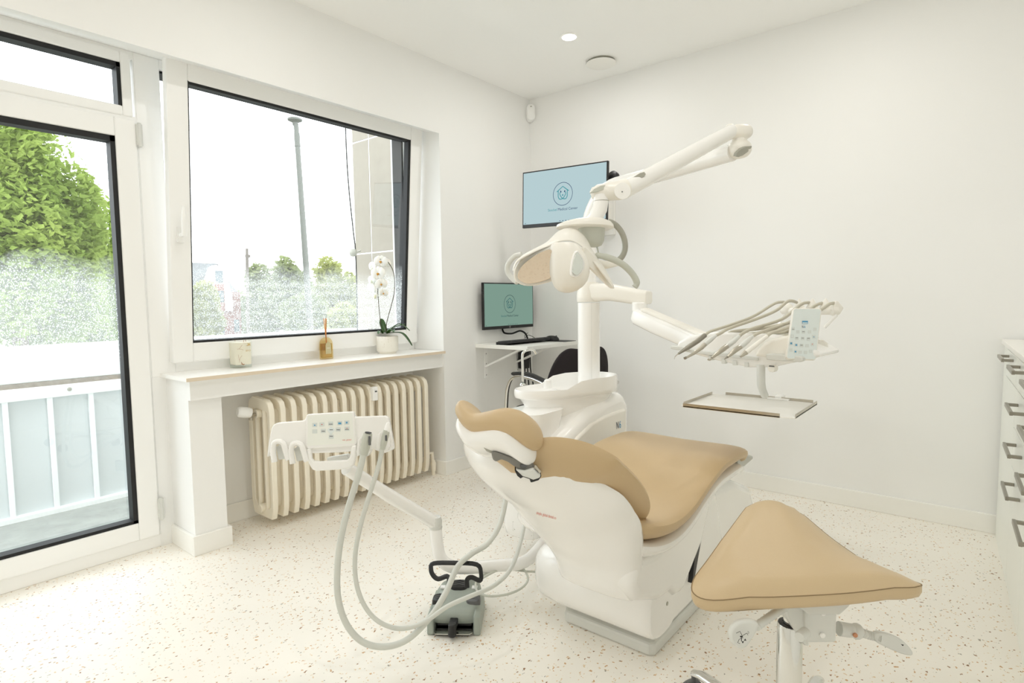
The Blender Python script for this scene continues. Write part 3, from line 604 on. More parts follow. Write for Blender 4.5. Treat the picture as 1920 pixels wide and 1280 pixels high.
for dy, dx in ((-0.011, 0.004), (-0.006, -0.006), (0.0015, 0.003), (0.004, -0.003), (0.006, 0.002)):
    obj('reed', MB().tube([c+Vector((0.0, 0.004, 0.03)), c+Vector((dx*0.4, 0.001+dy*0.15, 0.138)), c+Vector((dx, dy, 0.232))], 0.0017, 6), 'reed', rd)
# orchid
c = Vector((-2.90, 2.295, ZS))
oc = thing('potted_orchid', c, 'white moth orchid in a speckled white ceramic pot at the right end of the sill', 'plant')
obj('pot', MB().lathe([(0.001, 0.0), (0.052, 0.0), (0.054, 0.008), (0.062, 0.012), (0.066, 0.018), (0.067, 0.105), (0.066, 0.108), (0.061, 0.108), (0.060, 0.095), (0.001, 0.095)], c, n=40, caps=False), 'pot', oc)
obj('potting_bark', MB().lathe([(0.001, 0.097), (0.03, 0.101), (0.058, 0.094)], c, n=20, caps=False), 'moss', oc)
DD = (c-CAM).dot(cF)
def Q(px, py, d=0): return V(px, py, DD+d)
s1 = catmull([Q(716, 625), Q(713, 600), Q(710, 570), Q(708, 539)], 5); s2 = catmull([Q(724, 622), Q(725, 605), Q(733, 575), Q(739, 550), Q(740, 525), Q(737, 508), Q(731, 496), Q(722, 486, -.02), Q(712, 486, -.03)], 5)
obj('flower_stem', MB().tube(s1, 0.0021, 8), 'stem', oc); obj('flower_stem', MB().tube(s2, 0.0024, 8), 'stem', oc)
def leaf(base, mid, tip, w, up=(0, 0, 1)):
    P = catmull([base, mid, tip], 8); mb = MB(); U = Vector(up); n = len(P); secs = []
    for i, p in enumerate(P):
        t = i/(n-1); tg = (P[min(n-1, i+1)]-P[max(0, i-1)]).normalized(); sd = tg.cross(U).normalized(); nn = sd.cross(tg)
        ww = w*(math.sin(math.pi*min(0.97, 0.16+0.82*t))**0.7); secs.append([p-sd*ww+nn*ww*0.28, p-sd*ww*0.5+nn*ww*0.05, p, p+sd*ww*0.5+nn*ww*0.05, p+sd*ww+nn*ww*0.28, p+sd*ww*0.5+nn*(ww*0.05-0.0022), p-nn*0.0025, p-sd*ww*0.5+nn*(ww*0.05-0.0022)])
    mb.loft(secs); return mb
for b_, m_, t_, w_ in ((Q(727, 624), Q(748, 607), Q(769, 620), 0.020), (Q(728, 624), Q(754, 625, -.03), Q(773, 648, -.05), 0.021), (Q(722, 623), Q(717, 608, .02), Q(715, 597, .03), 0.026), (Q(724, 624), Q(738, 614, .04), Q(760, 607, .09), 0.022), (Q(726, 625), Q(735, 618, -.05), Q(738, 622, -.09), 0.02), (Q(718, 625), Q(712, 620, -.03), Q(709, 626, -.06), 0.014)):
    obj('leaf', leaf(b_, m_, t_, w_), 'leaf', oc, sub=1)
def flower(cx, cy, d, s, face, lip=True, roll=0.0):
    C_ = Q(cx, cy, d); N_ = (-cF*1.0+cX*face[0]+cU*face[1]).normalized(); a = N_.cross(cU).normalized(); b_ = a.cross(N_)
    root = None; mb = MB()
    for ang, L_, w_, dz in ((90, 1.0, .55, 0), (215, 1.0, .5, 0), (325, 1.0, .5, 0), (8, 1.12, .9, .1), (172, 1.12, .9, .1)):
        an = math.radians(ang+roll); dr = (a*math.cos(an)+b_*math.sin(an)); pr_ = N_.cross(dr)
        rows = []
        for t in (0, .2, .45, .7, .9, 1.0):
            ww = w_*s*(0.15+0.85*math.sin(math.pi*min(.93, t*0.9+0.08))); pc = C_+dr*(L_*s*t)+N_*(s*(0.10+dz)*math.sin(t*2.4)-s*0.12*t*t)
            rows.append([pc-pr_*ww-N_*ww*0.2, pc-pr_*ww*0.5, pc, pc+pr_*ww*0.5, pc+pr_*ww-N_*ww*0.2])
        mb.loft(rows, caps=False, closed=False)
    f = obj('blossom', mb, 'petal', oc, solid=0.0008, sub=1)
    if lip:
        lm_ = MB(); lm_.ell(C_+N_*s*0.15-b_*s*0.10, (a*s*0.20, b_*s*0.13, N_*s*0.2), 10, 6); lm_.ell(C_+N_*s*0.16-b_*s*0.25, (a*s*0.08, b_*s*0.12, N_*s*0.1), 8, 6); obj('lip', lm_, 'yellow', f)
for a_ in ((714, 490, -.03, .040, (0.0, .15), True, 10), (709, 512, -.05, .043, (-.2, 0), True, 0), (715, 532, -.04, .034, (.1, -.1), True, -8), (719, 549, -.03, .026, (.15, -.3), True, 10), (698, 500, .0, .032, (-.8, -.1), False, 20), (697, 525, .0, .030, (-.7, -.2), False, 0), (697, 540, -.01, .034, (-.6, -.3), False, 15), (722, 492, .02, .034, (.7, .1), False, 0), (703, 554, .0, .022, (-.4, -.5), False, 0)): flower(*a_)
for x, y in ((703, 556), (698, 505), (696, 528)): obj('bud', MB().ell(Q(x, y, -.03), (cX*0.010, cU*0.013, cF*0.009), 10, 8), 'petalg', oc)

# ------------------------------------------------------------------ wall desk, monitors and chair in the corner
dk = thing('wall_desk', (-2.47, 3.16, 0.6), 'small white wall-mounted desk board on folding brackets in the corner', 'desk')
obj('desktop', MB().box((XW+0.001, 2.905, 0.820), (-2.265, 3.49, 0.846)), 'desk', dk, smooth=False, bevel=0.002)
for y in (3.01, 3.36):
    bk = MB(); bk.box((XW+0.001, y-0.016, 0.60), (XW+0.005, y+0.016, 0.820)); bk.box((XW+0.001, y-0.016, 0.814), (-2.36, y+0.016, 0.8195))
    d = Vector((-2.40, y, 0.814))-Vector((XW+0.006, y, 0.68)); mtx = Matrix.Translation((XW+0.006, y, 0.68)) @ d.to_track_quat('X', 'Z').to_matrix().to_4x4()
    bk.box((0, -0.014, -0.006), (d.length, 0.014, 0.006), mtx)
    b_ = obj('bracket', bk, 'upvc', dk, smooth=False); 
    for z in (0.62, 0.70, 0.77): obj('screw_hole', MB().lathe([(0.004, 0), (0.003, 0.001)], (XW+0.0052, y, z), (1, 0, 0), 8), 'darkgrey', b_)
def text_w(s_): v, f = text2d(s_); return max(x for x, y in v)-min(x for x, y in v)
def logo(parent, O, ex, ey, s, teal, navy):
    """clinic mark: ring, house outline, stethoscope with ear tips, and the clinic's name; s = ring radius"""
    ts = s*0.33; wa = text_w('Stockel')*ts; wb = text_w('Medical Center')*ts; gp = ts*0.32; tot = wa+gp+wb
    mb = MB(); circ = [(s*math.cos(2*math.pi*k/48), s*math.sin(2*math.pi*k/48)) for k in range(48)]; ribbon(mb, circ, s*0.045, O, ex, ey, True)
    def blob(cx, cy, rx, ry, an=0):
        ca, sa = math.cos(an), math.sin(an); mb.add([Vector(O)+Vector(ex)*(s*(cx+rx*math.cos(t)*ca-ry*math.sin(t)*sa))+Vector(ey)*(s*(cy+rx*math.cos(t)*sa+ry*math.sin(t)*ca)) for t in [2*math.pi*k/12 for k in range(12)]], [tuple(range(12))])
    blob(-0.20, 0.22, .055, .09, .4); blob(0.20, 0.22, .055, .09, -.4)
    add_text(mb, 'Medical Center', ts, Vector(O)+Vector(ex)*(tot/2-wb/2)+Vector(ey)*(-s*1.34), ex, ey)
    obj('logo_ring', mb, navy, parent, smooth=False)
    mb = MB(); sm_ = lambda P, w=0.075: ribbon(mb, [(q.x*s, q.y*s) for q in catmull([(x, y, 0) for x, y in P], 5)], w*s, O, ex, ey)
    ribbon(mb, [(x*s, y*s) for x, y in ((-.62, .22), (0, .66), (.62, .22))], .08*s, O, ex, ey)
    for g_ in (-1, 1):
        sm_([(g_*.46, .30), (g_*.47, .0), (g_*.46, -.22), (g_*.34, -.42), (g_*.12, -.44), (-g_*.08, -.34), (-g_*.26, -.10), (-g_*.30, .06), (-g_*.22, .18)])
    mb.add([Vector(O)+Vector(ex)*(s*(0.07*math.cos(t)))+Vector(ey)*(s*(-.10+.08*math.sin(t))) for t in [2*math.pi*k/12 for k in range(12)]], [tuple(range(12))])
    add_text(mb, 'Stockel', ts, Vector(O)+Vector(ex)*(-tot/2+wa/2)+Vector(ey)*(-s*1.34), ex, ey)
    obj('logo_house', mb, teal, parent, smooth=False)
def monitor(root, O, ex, ey, w, h, scr, teal, navy, back):
    """O = centre of the front face; ex, ey unit vectors; front faces ex x ey"""
    ex = Vector(ex); ey = Vector(ey); n = ex.cross(ey)
    to = lambda x, y, z=0: O+ex*x+ey*y+n*z
    bz, bb = 0.008, 0.022
    body = MB().prism([to(-w/2, -h/2, -0.022), to(w/2, -h/2, -0.022), to(w/2, h/2, -0.022), to(-w/2, h/2, -0.022)], n*0.020)
    cs = obj('housing', body, 'black', root, smooth=False, bevel=0.002)
    obj('rear_bulge', MB().prism([to(-w*.33, -h*.38, -0.045), to(w*.33, -h*.38, -0.045), to(w*.33, h*.3, -0.045), to(-w*.33, h*.3, -0.045)], n*0.023), 'black', cs, smooth=False, bevel=0.008)
    obj('screen', MB().prism([to(-w/2+bz, -h/2+bb, -0.0022), to(w/2-bz, -h/2+bb, -0.0022), to(w/2-bz, h/2-bz, -0.0022), to(-w/2+bz, h/2-bz, -0.0022)], n*0.001), scr, root, smooth=False)
    logo(root, to(0, h*.04, -0.0007), ex, ey, h*0.195, teal, navy)
    ic = MB()
    for k in range(6): rect2(ic, -0.03*w+k*w*0.035, -h/2+bb+h*0.02, w*0.012, h*0.012, to(0, 0, -0.0006), ex, ey)
    rect2(ic, -w*.46, -h/2+bb+h*0.02, w*0.01, h*0.012, to(0, 0, -0.0006), ex, ey); obj('taskbar_icon', ic, navy, root, smooth=False)
    lg = MB(); c0 = [(0.0065*math.cos(2*math.pi*k/20), 0.0065*math.sin(2*math.pi*k/20)) for k in range(20)]; ribbon(lg, c0, 0.0012, to(0, -h/2+bb/2, -0.0012), ex, ey, True); ribbon(lg, [(-0.0015, -.004), (0, .004)], .0012, to(0, -h/2+bb/2, -0.0012), ex, ey); ribbon(lg, [(0.001, -.004), (0.0025, .002)], .0012, to(0, -h/2+bb/2, -0.0012), ex, ey)
    obj('brand_badge', lg, 'pale', root, smooth=False)
em_a = emis('upper_screen_glow', (188, 212, 216), 0.88); em_b = emis('lower_screen_glow', (134, 164, 150), 0.82)
tl_a = emis('teal_mark', (78, 156, 164), 0.9); nv_a = emis('navy_mark', (52, 74, 112), 0.9); tl_b = emis('teal_mark_dim', (66, 116, 116), 0.8); nv_b = emis('navy_mark_dim', (40, 66, 74), 0.8)
lo = Vector((-2.655, 3.206, 1.103))
mo = thing('desk_monitor', (-2.67, 3.206, 0.94), 'lower black-framed monitor on the side wall just above the small desk, green-grey screen', 'monitor')
monitor(mo, lo, (0, 1, 0), (0, 0, 1), 0.556, 0.325, em_b, tl_b, nv_b, None)
obj('wall_mount', MB().box((XW+0.001, 3.13, 1.05), (-2.70, 3.28, 1.16)), 'black', mo, smooth=False)
pl_ = dict(); R_ = V(1139, 358.5, 3.46); L_ = V(979, 376, 3.83); ex = (R_-L_).normalized(); n_ = ex.cross(Vector((0, 0, 1))).normalized(); ey = (n_.cross(ex)).normalized()
up_ = thing('wall_monitor', ((R_+L_)/2-Vector((0, 0, .18))), 'upper black-framed monitor on a wall arm behind the operating lamp, pale blue screen', 'monitor')
monitor(up_, (R_+L_)/2, ex, ey, 0.622, 0.362, em_a, tl_a, nv_a, None)
wm = MB(); wm.box((-2.09, YB-0.025, 1.58), (-1.99, YB-0.001, 1.84)); wm.box((-2.06, YB-0.06, 1.64), (-2.02, YB-0.025, 1.79)); obj('wall_plate', wm, 'skirt', up_, smooth=False, bevel=0.004)
am = MB(); am.tube([(-2.04, YB-0.05, 1.78), (-2.02, 3.30, 1.80), (R_+L_)/2+n_*-0.05], 0.018, 10); am.tube([(-2.03, 3.33, 1.80), V(1149, 332, 3.52)], 0.016, 10); obj('support_arm', am, 'black', up_)
kn = MB(); kn.lathe([(0.02, -0.02), (0.036, -0.012), (0.036, 0.012), (0.02, 0.02)], V(1150, 332, 3.52), (0, -1, 0.2), 18); obj('arm_joint', kn, 'black', up_)
# keyboard, mouse, mat
kz = 0.8462; KC = Vector((-2.475, 3.10, kz))
kb = thing('keyboard', KC, 'black computer keyboard lying on the small wall desk', 'keyboard')
K = Matrix.Translation(KC) @ Matrix.Rotation(math.radians(-3), 4, 'Z') @ Matrix.Rotation(math.radians(-6), 4, 'Y')
obj('keyboard_body', MB().box((-0.068, -0.175, 0.006), (0.068, 0.245, 0.024), K), 'black', kb, smooth=False, bevel=0.004)
obj('keyboard_foot', MB().box((-0.06, -0.16, -0.001), (-0.05, -0.13, 0.008), K).box((-0.06, 0.19, -0.001), (-0.05, 0.23, 0.008), K), 'black', kb, smooth=False)
ks = MB()
for i in range(6):
    for j in range(21):
        if j in (14, 18) : continue
        x = -0.054+i*0.0195; y = -0.166+j*0.0192; ks.box((x, y, 0.024), (x+0.0155, y+0.0155, 0.0285), K)
obj('keys', ks, 'darkgrey', kb, smooth=False)['kind'] = 'stuff'
obj('mouse_mat', MB().box((-2.55, 3.345, kz), (-2.275, 3.485, kz+0.003)), 'black', None, smooth=False); tag(bpy.data.objects['mouse_mat'], 'thin black mouse mat on the right end of the wall desk', 'mouse mat')
ms_ = thing('computer_mouse', (-2.43, 3.405, kz+0.003), 'black computer mouse resting on the mouse mat beside the keyboard', 'mouse')
obj('mouse_shell', MB().ell((-2.43, 3.405, kz+0.006), ((0.055, 0.01, 0), (-0.005, 0.032, 0), (0, 0, 0.032)), 20, 12, 0.9), 'black', ms_)
obj('scroll_wheel', MB().lathe([(0.006, -0.003), (0.008, 0), (0.006, 0.003)], (-2.395, 3.41, kz+0.032), (0, 1, 0), 12), 'darkgrey', ms_)
cb = MB(); cb.tube(catmull([V(942, 617, 4.2), V(946, 624, 4.17), V(960, 625, 4.15), V(975, 620, 4.15), V(985, 625, 4.18), V(989, 634, 4.2), V(990, 636, 4.19)], 6), 0.0065, 8)
cb.tube(catmull([V(984, 634, 4.1), V(990, 628, 4.12), V(999, 631, 4.1), V(1003, 634, 4.05)], 5), 0.002, 6); cb.tube(catmull([V(985, 634, 4.1), V(984, 628, 4.12), V(990, 624, 4.14)], 5), 0.002, 6)
tag(obj('monitor_cable', cb, 'concealed'), 'black cables drooping from the lower monitor to the desk', 'cable')
pb = thing('power_box', V(986, 690, 4.25), 'black power box with hanging cords under the wall desk', 'power supply')
obj('box', MB().box((-2.71, 3.36, 0.63), (-2.655, 3.43, 0.80)), 'black', pb, smooth=False, bevel=0.004)
for k, (dy, zz) in enumerate(((0.0, 0.44), (0.035, 0.42), (0.07, 0.46))):
    obj('cord', MB().tube(catmull([(-2.68, 3.40+dy, 0.78), (-2.67, 3.39+dy, 0.62), (-2.665, 3.385+dy*1.5, zz), (-2.69, 3.43+dy, 0.30)], 6), 0.005, 8), 'concealed', pb)
# visitor chair
vc = thing('cantilever_chair', (-2.0, 2.95, 0), 'black fabric chair with chromed tube arms at the small wall desk', 'chair')
bx = MB(); bpts = []
N = Vector((0.93, 0.36, 0.10)).normalized()
def chairback():
    mb = MB(); rows = []
    for z, w, sh in ((0.44, 0.36, -0.05), (0.50, 0.44, -0.03), (0.60, 0.47, 0.0), (0.72, 0.44, 0.03), (0.80, 0.38, 0.055), (0.845, 0.31, 0.07), (0.858, 0.22, 0.075)):
        row = []
        for k in range(9):
            t = -1+2*k/8; row.append(Vector((-1.86, 2.90, 0))+Vector((0.35, 0.94, 0))*(-t*w/2)+Vector((0.94, -0.35, 0))*(sh-0.05*t*t)+Vector((0, 0, z)))
        rows.append(row)
    mb.loft(rows, caps=False, closed=False); return mb
obj('backrest', chairback(), 'cloth', vc, solid=0.035, sub=2)
sc0 = Vector((-2.06, 2.96, 0.44)); sx = Vector((0.97, -0.25, 0)); sy = Vector((0.25, 0.97, 0))
obj('seat', MB().loft([[sc0+sx*x+sy*y+Vector((0, 0, z)) for x, y in rrect(0.47*s, 0.46*s, 0.09, 5)] for z, s in ((-0.035, .92), (-0.02, 1), (0.015, 1), (0.03, .93))]), 'cloth', vc)
for g_ in (-1, 1):
    b0 = sc0+sy*(g_*0.25)
    p = catmull([b0+sx*0.22+Vector((0, 0, -0.42)), b0+sx*-0.20+Vector((0, 0, -0.42)), b0+sx*-0.25+Vector((0, 0, -0.38)), b0+sx*-0.22+Vector((0, 0, 0.05)), b0+sx*-0.19+Vector((0, 0, 0.18)), b0+sx*-0.12+Vector((0, 0, 0.235)), b0+sx*0.0+Vector((0, 0, 0.24)), b0+sx*0.12+Vector((0, 0, 0.225)), b0+sx*0.26+Vector((0, 0, 0.19))], 6)
    obj('chrome_frame', MB().tube(p, 0.0125, 12), 'chrome', vc)
    obj('armrest_pad', MB().tube(catmull([b0+sx*-0.14+Vector((0, 0, 0.25)), b0+sx*0.0+Vector((0, 0, 0.262)), b0+sx*0.12+Vector((0, 0, 0.245)), b0+sx*0.24+Vector((0, 0, 0.215))], 5), 0.019, 10, flat=0.6), 'black', vc)
obj('cross_bar', MB().tube([sc0+sy*-0.25+sx*0.2+Vector((0, 0, -0.42)), sc0+sy*0.25+sx*0.2+Vector((0, 0, -0.42))], 0.0125, 10), 'chrome', vc)
obj('seat_support', MB().tube([sc0+sy*-0.25+sx*-0.1+Vector((0, 0, -0.045)), sc0+sy*0.25+sx*-0.1+Vector((0, 0, -0.045))], 0.011, 10), 'chrome', vc)

# ------------------------------------------------------------------ drawer cabinets on the right
CO = Vector((0.052, 3.535, 0)); CM = Matrix.Translation(CO) @ Matrix.Rotation(math.radians(2.7), 4, 'Z')   # local -y runs towards the camera, +x is depth
def cbx(mb, a, b): return mb.box(a, b, CM)
obj('worktop', cbx(MB(), (0.0, -1.615, 0.915), (0.58, -0.015, 0.935)), 'top', None, smooth=False, bevel=0.002)
tag(bpy.data.objects['worktop'], 'continuous white worktop on the run of drawer cabinets at the right edge', 'worktop')
def cabinet(y0, y1, rows, label):
    c0 = CM @ Vector((0.29, -(y0+y1)/2, 0)); r = thing('drawer_cabinet', c0, label, 'cabinet', 'white drawer cabinets along the right wall')
    bm_ = MB(); cbx(bm_, (0.02, -y1+0.001, 0.0), (0.56, -y0-0.001, 0.914)); obj('cabinet_body', bm_, 'cab', r, smooth=False)
    for z0, z1, hz in rows:
        d = obj('drawer', cbx(MB(), (0.001, -y1+0.003, z0+0.002), (0.019, -y0-0.003, z1-0.002)), 'cab', r, smooth=False, bevel=0.0015)
        yc = -(y0+y1)/2; h = MB(); L_ = 0.096
        for s_ in (-1, 1): cbx(h, (-0.034, yc+s_*L_-0.005, hz-0.0055), (0.001, yc+s_*L_+0.005, hz+0.0055))
        cbx(h, (-0.036, yc-L_-0.005, hz-0.007), (-0.027, yc+L_+0.005, hz+0.007)); obj('drawer_handle', h, 'handle', d, smooth=False, bevel=0.0015)
dr4 = [(0.06, 0.51, 0.470), (0.51, 0.655, 0.612), (0.655, 0.80, 0.755), (0.80, 0.914, 0.890)]
cabinet(0.30, 0.735, [(0.06, 0.80, 0.55), (0.80, 0.914, 0.890)][1:]+[], 'white cabinet closest to the back wall, one steel handle at its top')
cabinet(0.735, 1.17, dr4, 'white cabinet second from the back wall, with four full steel handles in view')
cabinet(1.17, 1.61, dr4, 'white cabinet third from the back wall, cut by the right edge of the photo')
fl = MB(); cbx(fl, (0.012, -0.30, 0.0), (0.10, -0.02, 0.914)); obj('filler_panel', fl, 'cab', None, smooth=False); tag(bpy.data.objects['filler_panel'], 'narrow white filler panel between the cabinets and the back wall', 'panel')
bpy.data.objects['drawer_cabinet'].children[0]
lw = MB(); cbx(lw, (0.001, -0.732, 0.062), (0.019, -0.303, 0.798)); obj('cabinet_door', lw, 'cab', bpy.data.objects['drawer_cabinet'], smooth=False, bevel=0.0015)

# ------------------------------------------------------------------ dental chair
XC = -0.97
ch = thing('dental_chair', (XC, 1.9, 0), 'reclined dental treatment chair with tan upholstery, headrest and white shell on a grey floor plate', 'dental chair')
def yz(y, z, x=XC): return Vector((x, y, z))
def resamp(st, k=5):
    """stations (y, z, ny, nz, w, t, rise) -> smooth list"""
    A = catmull([(s[0], s[1], s[4]) for s in st], k); B = catmull([(s[2], s[3], s[5]) for s in st], k); C_ = catmull([(s[6], 0, 0) for s in st], k)
    return [(yz(a.x, a.y), (0, b.x, b.y), max(a.z, .01), max(b.z, .004), c.x) for a, b, c in zip(A, B, C_)]
seat = [(1.375, .520, .3, .95, .10, .012, .01), (1.40, .505, .3, .95, .17, .028, .015), (1.46, .475, .28, .96, .235, .036, .02), (1.55, .447, .15, .99, .262, .038, .024), (1.66, .434, -.05, 1, .268, .038, .026), (1.78, .447, -.2, .98, .268, .036, .026),
        (1.92, .492, -.3, .95, .268, .034, .024), (2.04, .522, -.15, .99, .268, .034, .02), (2.16, .527, 0, 1, .268, .034, .018), (2.27, .527, .1, 1, .266, .033, .015), (2.325, .515, .5, .86, .255, .030, .01), (2.35, .495, .75, .66, .235, .020, .0), (2.357, .487, .8, .6, .20, .008, .0)]
obj('seat_cushion', pad_loft(resamp(seat), p=0.45), 'leather', ch)
under = [(s[0], s[1]-0.062, s[2], s[3], s[4]-0.012, s[5]*0.8, s[6]) for s in seat[1:-2]]
fr = obj('seat_shell', pad_loft(resamp(under), p=0.4), 'white', ch)
back = [(1.105, .752, .55, .83, .05, .010, .05), (1.125, .738, .55, .83, .11, .024, .075), (1.17, .708, .57, .82, .17, .032, .09), (1.24, .660, .58, .81, .240, .034, .092), (1.32, .602, .6, .8, .252, .034, .092), (1.40, .538, .62, .78, .25, .034, .088),
        (1.46, .484, .66, .75, .235, .032, .08), (1.50, .445, .7, .7, .20, .028, .06), (1.52, .425, .7, .7, .15, .018, .04), (1.528, .418, .7, .7, .09, .008, .02)]
obj('backrest_cushion', pad_loft([(Vector((-.97+.035*min(1, max(0, (1.27-c_.y)/.1)), c_.y, c_.z)),)+tuple(r_) for c_, *r_ in resamp(back)], p=0.62), 'leather', ch)
shell = [(1.118, .728, .55, .83, .06, .008, .05), (1.128, .715, .55, .83, .12, .022, .056), (1.165, .680, .57, .82, .180, .030, .060), (1.232, .618, .58, .81, .205, .036, .068), (1.31, .553, .60, .80, .220, .042, .072), (1.38, .488, .64, .77, .222, .048, .062),
         (1.43, .435, .72, .70, .198, .055, .040), (1.47, .385, .84, .55, .165, .058, .015), (1.49, .340, .95, .30, .145, .058, .0), (1.497, .295, 1, .1, .140, .052, .0), (1.50, .268, 1, .1, .135, .040, 0), (1.50, .258, 1, .1, .11, .02, 0)]
SX = -0.955
bs = obj('backrest_shell', pad_loft([(Vector((-.955+.055*min(1, max(0, (.50-c_.z)/.15))-.038*min(1, max(0, (c_.z-.56)/.08)), c_.y, c_.z)),)+tuple(r_) for c_, *r_ in resamp(shell)], p=0.6), 'white', ch)
tx = MB(); tO = V(1024, 966, 1.63); te = (V(1050, 973, 1.60)-V(998, 959, 1.66)).normalized(); tn = (-cF+cU*0.1).normalized(); tup = (tn.cross(te)).normalized(); tup = -tup if tup.z < 0 else tup
hd = MB()   # headrest, lofted along the width
def hsec(x, yc, zc, hd_, ht, a=0.55):
    dv = Vector((0, math.cos(a), -math.sin(a))); nv = Vector((0, math.sin(a), math.cos(a))); c_ = Vector((x, yc, zc)); sg = lambda t, q: math.copysign(abs(t)**q, t)
    return [c_ + dv*(hd_*sg(math.cos(2*math.pi*k/20), .8)) + nv*(ht*sg(math.sin(2*math.pi*k/20), .8)) for k in range(20)]
HS = [(-1.090, 1.118, .846, .018, .006), (-1.086, 1.115, .848, .036, .018), (-1.068, 1.108, .846, .052, .028), (-1.035, 1.10, .828, .060, .030), (-1.0, 1.098, .817, .063, .031), (-0.96, 1.10, .824, .064, .033), (-0.92, 1.102, .834, .062, .036), (-0.89, 1.104, .834, .058, .037), (-0.868, 1.107, .825, .053, .036), (-0.852, 1.110, .812, .044, .030), (-0.843, 1.113, .803, .028, .014), (-.840, 1.114, .800, .010, .004)]
def hl(st):
    A = catmull([s[:3] for s in st], 4); B = catmull([(s[3], s[4], 0) for s in st], 4); return [hsec(a.x, a.y, a.z, max(b.x, .004), max(b.y, .003)) for a, b in zip(A, B)]
obj('headrest_cushion', MB().loft(hl(HS)), 'leather', ch)
HW = [(s[0]*0.93+0.93*-0.07+0.0*0, s[1]-0.012, s[2]-0.052, s[3]*0.86, s[4]*1.15) for s in HS]
obj('headrest_shell', MB().loft(hl([(-.958+(s[0]+.955)*0.93, s[1]-0.010, s[2]-0.036, s[3]*0.86, s[4]*1.02) for s in HS])), 'white', ch)
slabs = []
def px_plate(name, px, P0, th, m, par, bev=0.003, n_=None, sm=0):
    n_ = n_ or -cF; pts = [onplane(x, y, P0, n_) for x, y in px]
    if sm: pts = closed_smooth(pts, sm)
    return obj(name, MB().prism(pts, -Vector(n_).normalized()*th), m, par, bevel=bev, seg=3, ang=50)
px_plate('headrest_lever', ((921, 849), (926, 846), (945, 852), (962, 858), (978, 862), (990, 861), (1000, 869), (1003, 876), (996, 881), (984, 881), (972, 878), (962, 873), (952, 866), (940, 861), (930, 866), (924, 862)), V(965, 866, 1.425), 0.03, 'lever', ch, 0.004)
px_plate('headrest_slot', ((903, 826), (912, 838), (930, 848), (955, 857), (963, 861), (955, 863), (930, 854), (912, 846), (904, 836)), V(935, 845, 1.437), 0.04, 'grey', ch, 0.002)
px_plate('lever_button', ((975, 871), (985, 869), (990, 872), (985, 877), (976, 876)), V(982, 873, 1.421), 0.01, 'darkgrey', ch, 0.001)
px_plate('headrest_neck', ((966, 880), (984, 882), (1001, 877), (1014, 889), (1013, 896), (1000, 900), (990, 896), (980, 893)), V(992, 887, 1.415), 0.05, 'pale', ch, 0.006)
px_plate('neck_pin', ((1001, 873), (1005, 872), (1015, 884), (1012, 888)), V(1008, 880, 1.410), 0.012, 'steel', ch, 0.002)
px_plate('neck_socket', ((965, 882), (976, 884), (988, 893), (1000, 896), (1014, 886), (1015, 893), (1010, 900), (998, 904), (995, 904), (993, 898), (981, 894), (976, 897), (970, 892)), V(992, 893, 1.419), 0.05, 'black', ch, 0.001)
# base
pl = MB(); pl.prism([(x, y, 0.0) for x, y in ((-0.80, 1.642), (-0.785, 1.66), (-0.785, 2.72), (-1.155, 2.72), (-1.155, 1.70), (-1.125, 1.642))], (0, 0, 0.042)); obj('floor_plate', pl, 'pale', ch, smooth=False, bevel=0.010)
def xprism(name, x0, x1, poly, m, par=ch, bev=0.02, sg=4):
    return obj(name, MB().prism([(x0, y, z) for y, z in poly], (x1-x0, 0, 0)), m, par, bevel=bev, seg=sg, ang=60)
dr = MB(); sg_ = lambda t, q: math.copysign(abs(t)**q, t)
dr.loft([[Vector((x, 1.68+ox+sg_(math.cos(2*math.pi*k/28), .7)*.105*s, .168+sg_(math.sin(2*math.pi*k/28), .7)*.098*s)) for k in range(28)] for x, s, ox in ((-1.262, .35, .06), (-1.255, .6, .045), (-1.235, .82, .02), (-1.20, .95, .005), (-1.12, 1, 0), (-0.80, 1, 0), (-0.772, .98, 0), (-0.766, .93, 0))])
obj('front_fairing', dr, 'white', ch)
obj('fairing_screw', MB().lathe([(0.007, 0), (0.006, 0.002), (0.001, 0.003)], (-0.766, 1.70, 0.165), (1, 0, 0), 14), 'grey', ch)
xprism('base_column', -1.15, -0.79, [(1.68, .042), (1.70, .26), (1.74, .40), (2.02, .43), (2.20, .40), (2.30, .12), (2.30, .042)], 'white')
xprism('lift_cover', -1.00, -0.752, [(1.46, .395), (1.60, .375), (1.90, .41), (2.02, .45), (2.045, .40), (1.96, .275), (1.80, .165), (1.735, .175), (1.70, .205), (1.62, .21), (1.56, .235), (1.47, .27), (1.435, .33)], 'white', bev=0.025)
xprism('leg_cover', -1.12, -0.80, [(2.06, .06), (2.07, .33), (2.13, .385), (2.26, .40), (2.46, .37), (2.66, .29), (2.72, .20), (2.72, .06)], 'white', bev=0.035)
xprism('cover_gap', -1.18, -0.774, [(1.99, .38), (2.045, .43), (2.052, .42), (2.02, .30), (1.94, .135), (1.925, .14)], 'black', bev=0)
xprism('foot_plate', -1.17, -0.745, [(2.30, .45), (2.30, .522), (2.345, .525), (2.50, .475), (2.50, .462), (2.36, .455)], 'footplate', bev=0.006, sg=2)
add_text(tx, 'simple. global dental.co', 0.0118, tO, te*0.62, tup); 
# the small red print sits on the shell: project it onto the shell's surface
def drape(mb, target, lift=0.0015):
    bpy.context.view_layer.update(); dg = bpy.context.evaluated_depsgraph_get(); ev = target.evaluated_get(dg); off = world_origin(target)
    for i, p in enumerate(mb.v):
        d = (p-CAM).normalized(); ok, loc, nrm, _ = ev.ray_cast(CAM-off, d)
        if ok: mb.v[i] = loc+off-d*lift
drape(tx, bs); obj('shell_print', tx, 'red', ch, smooth=False)

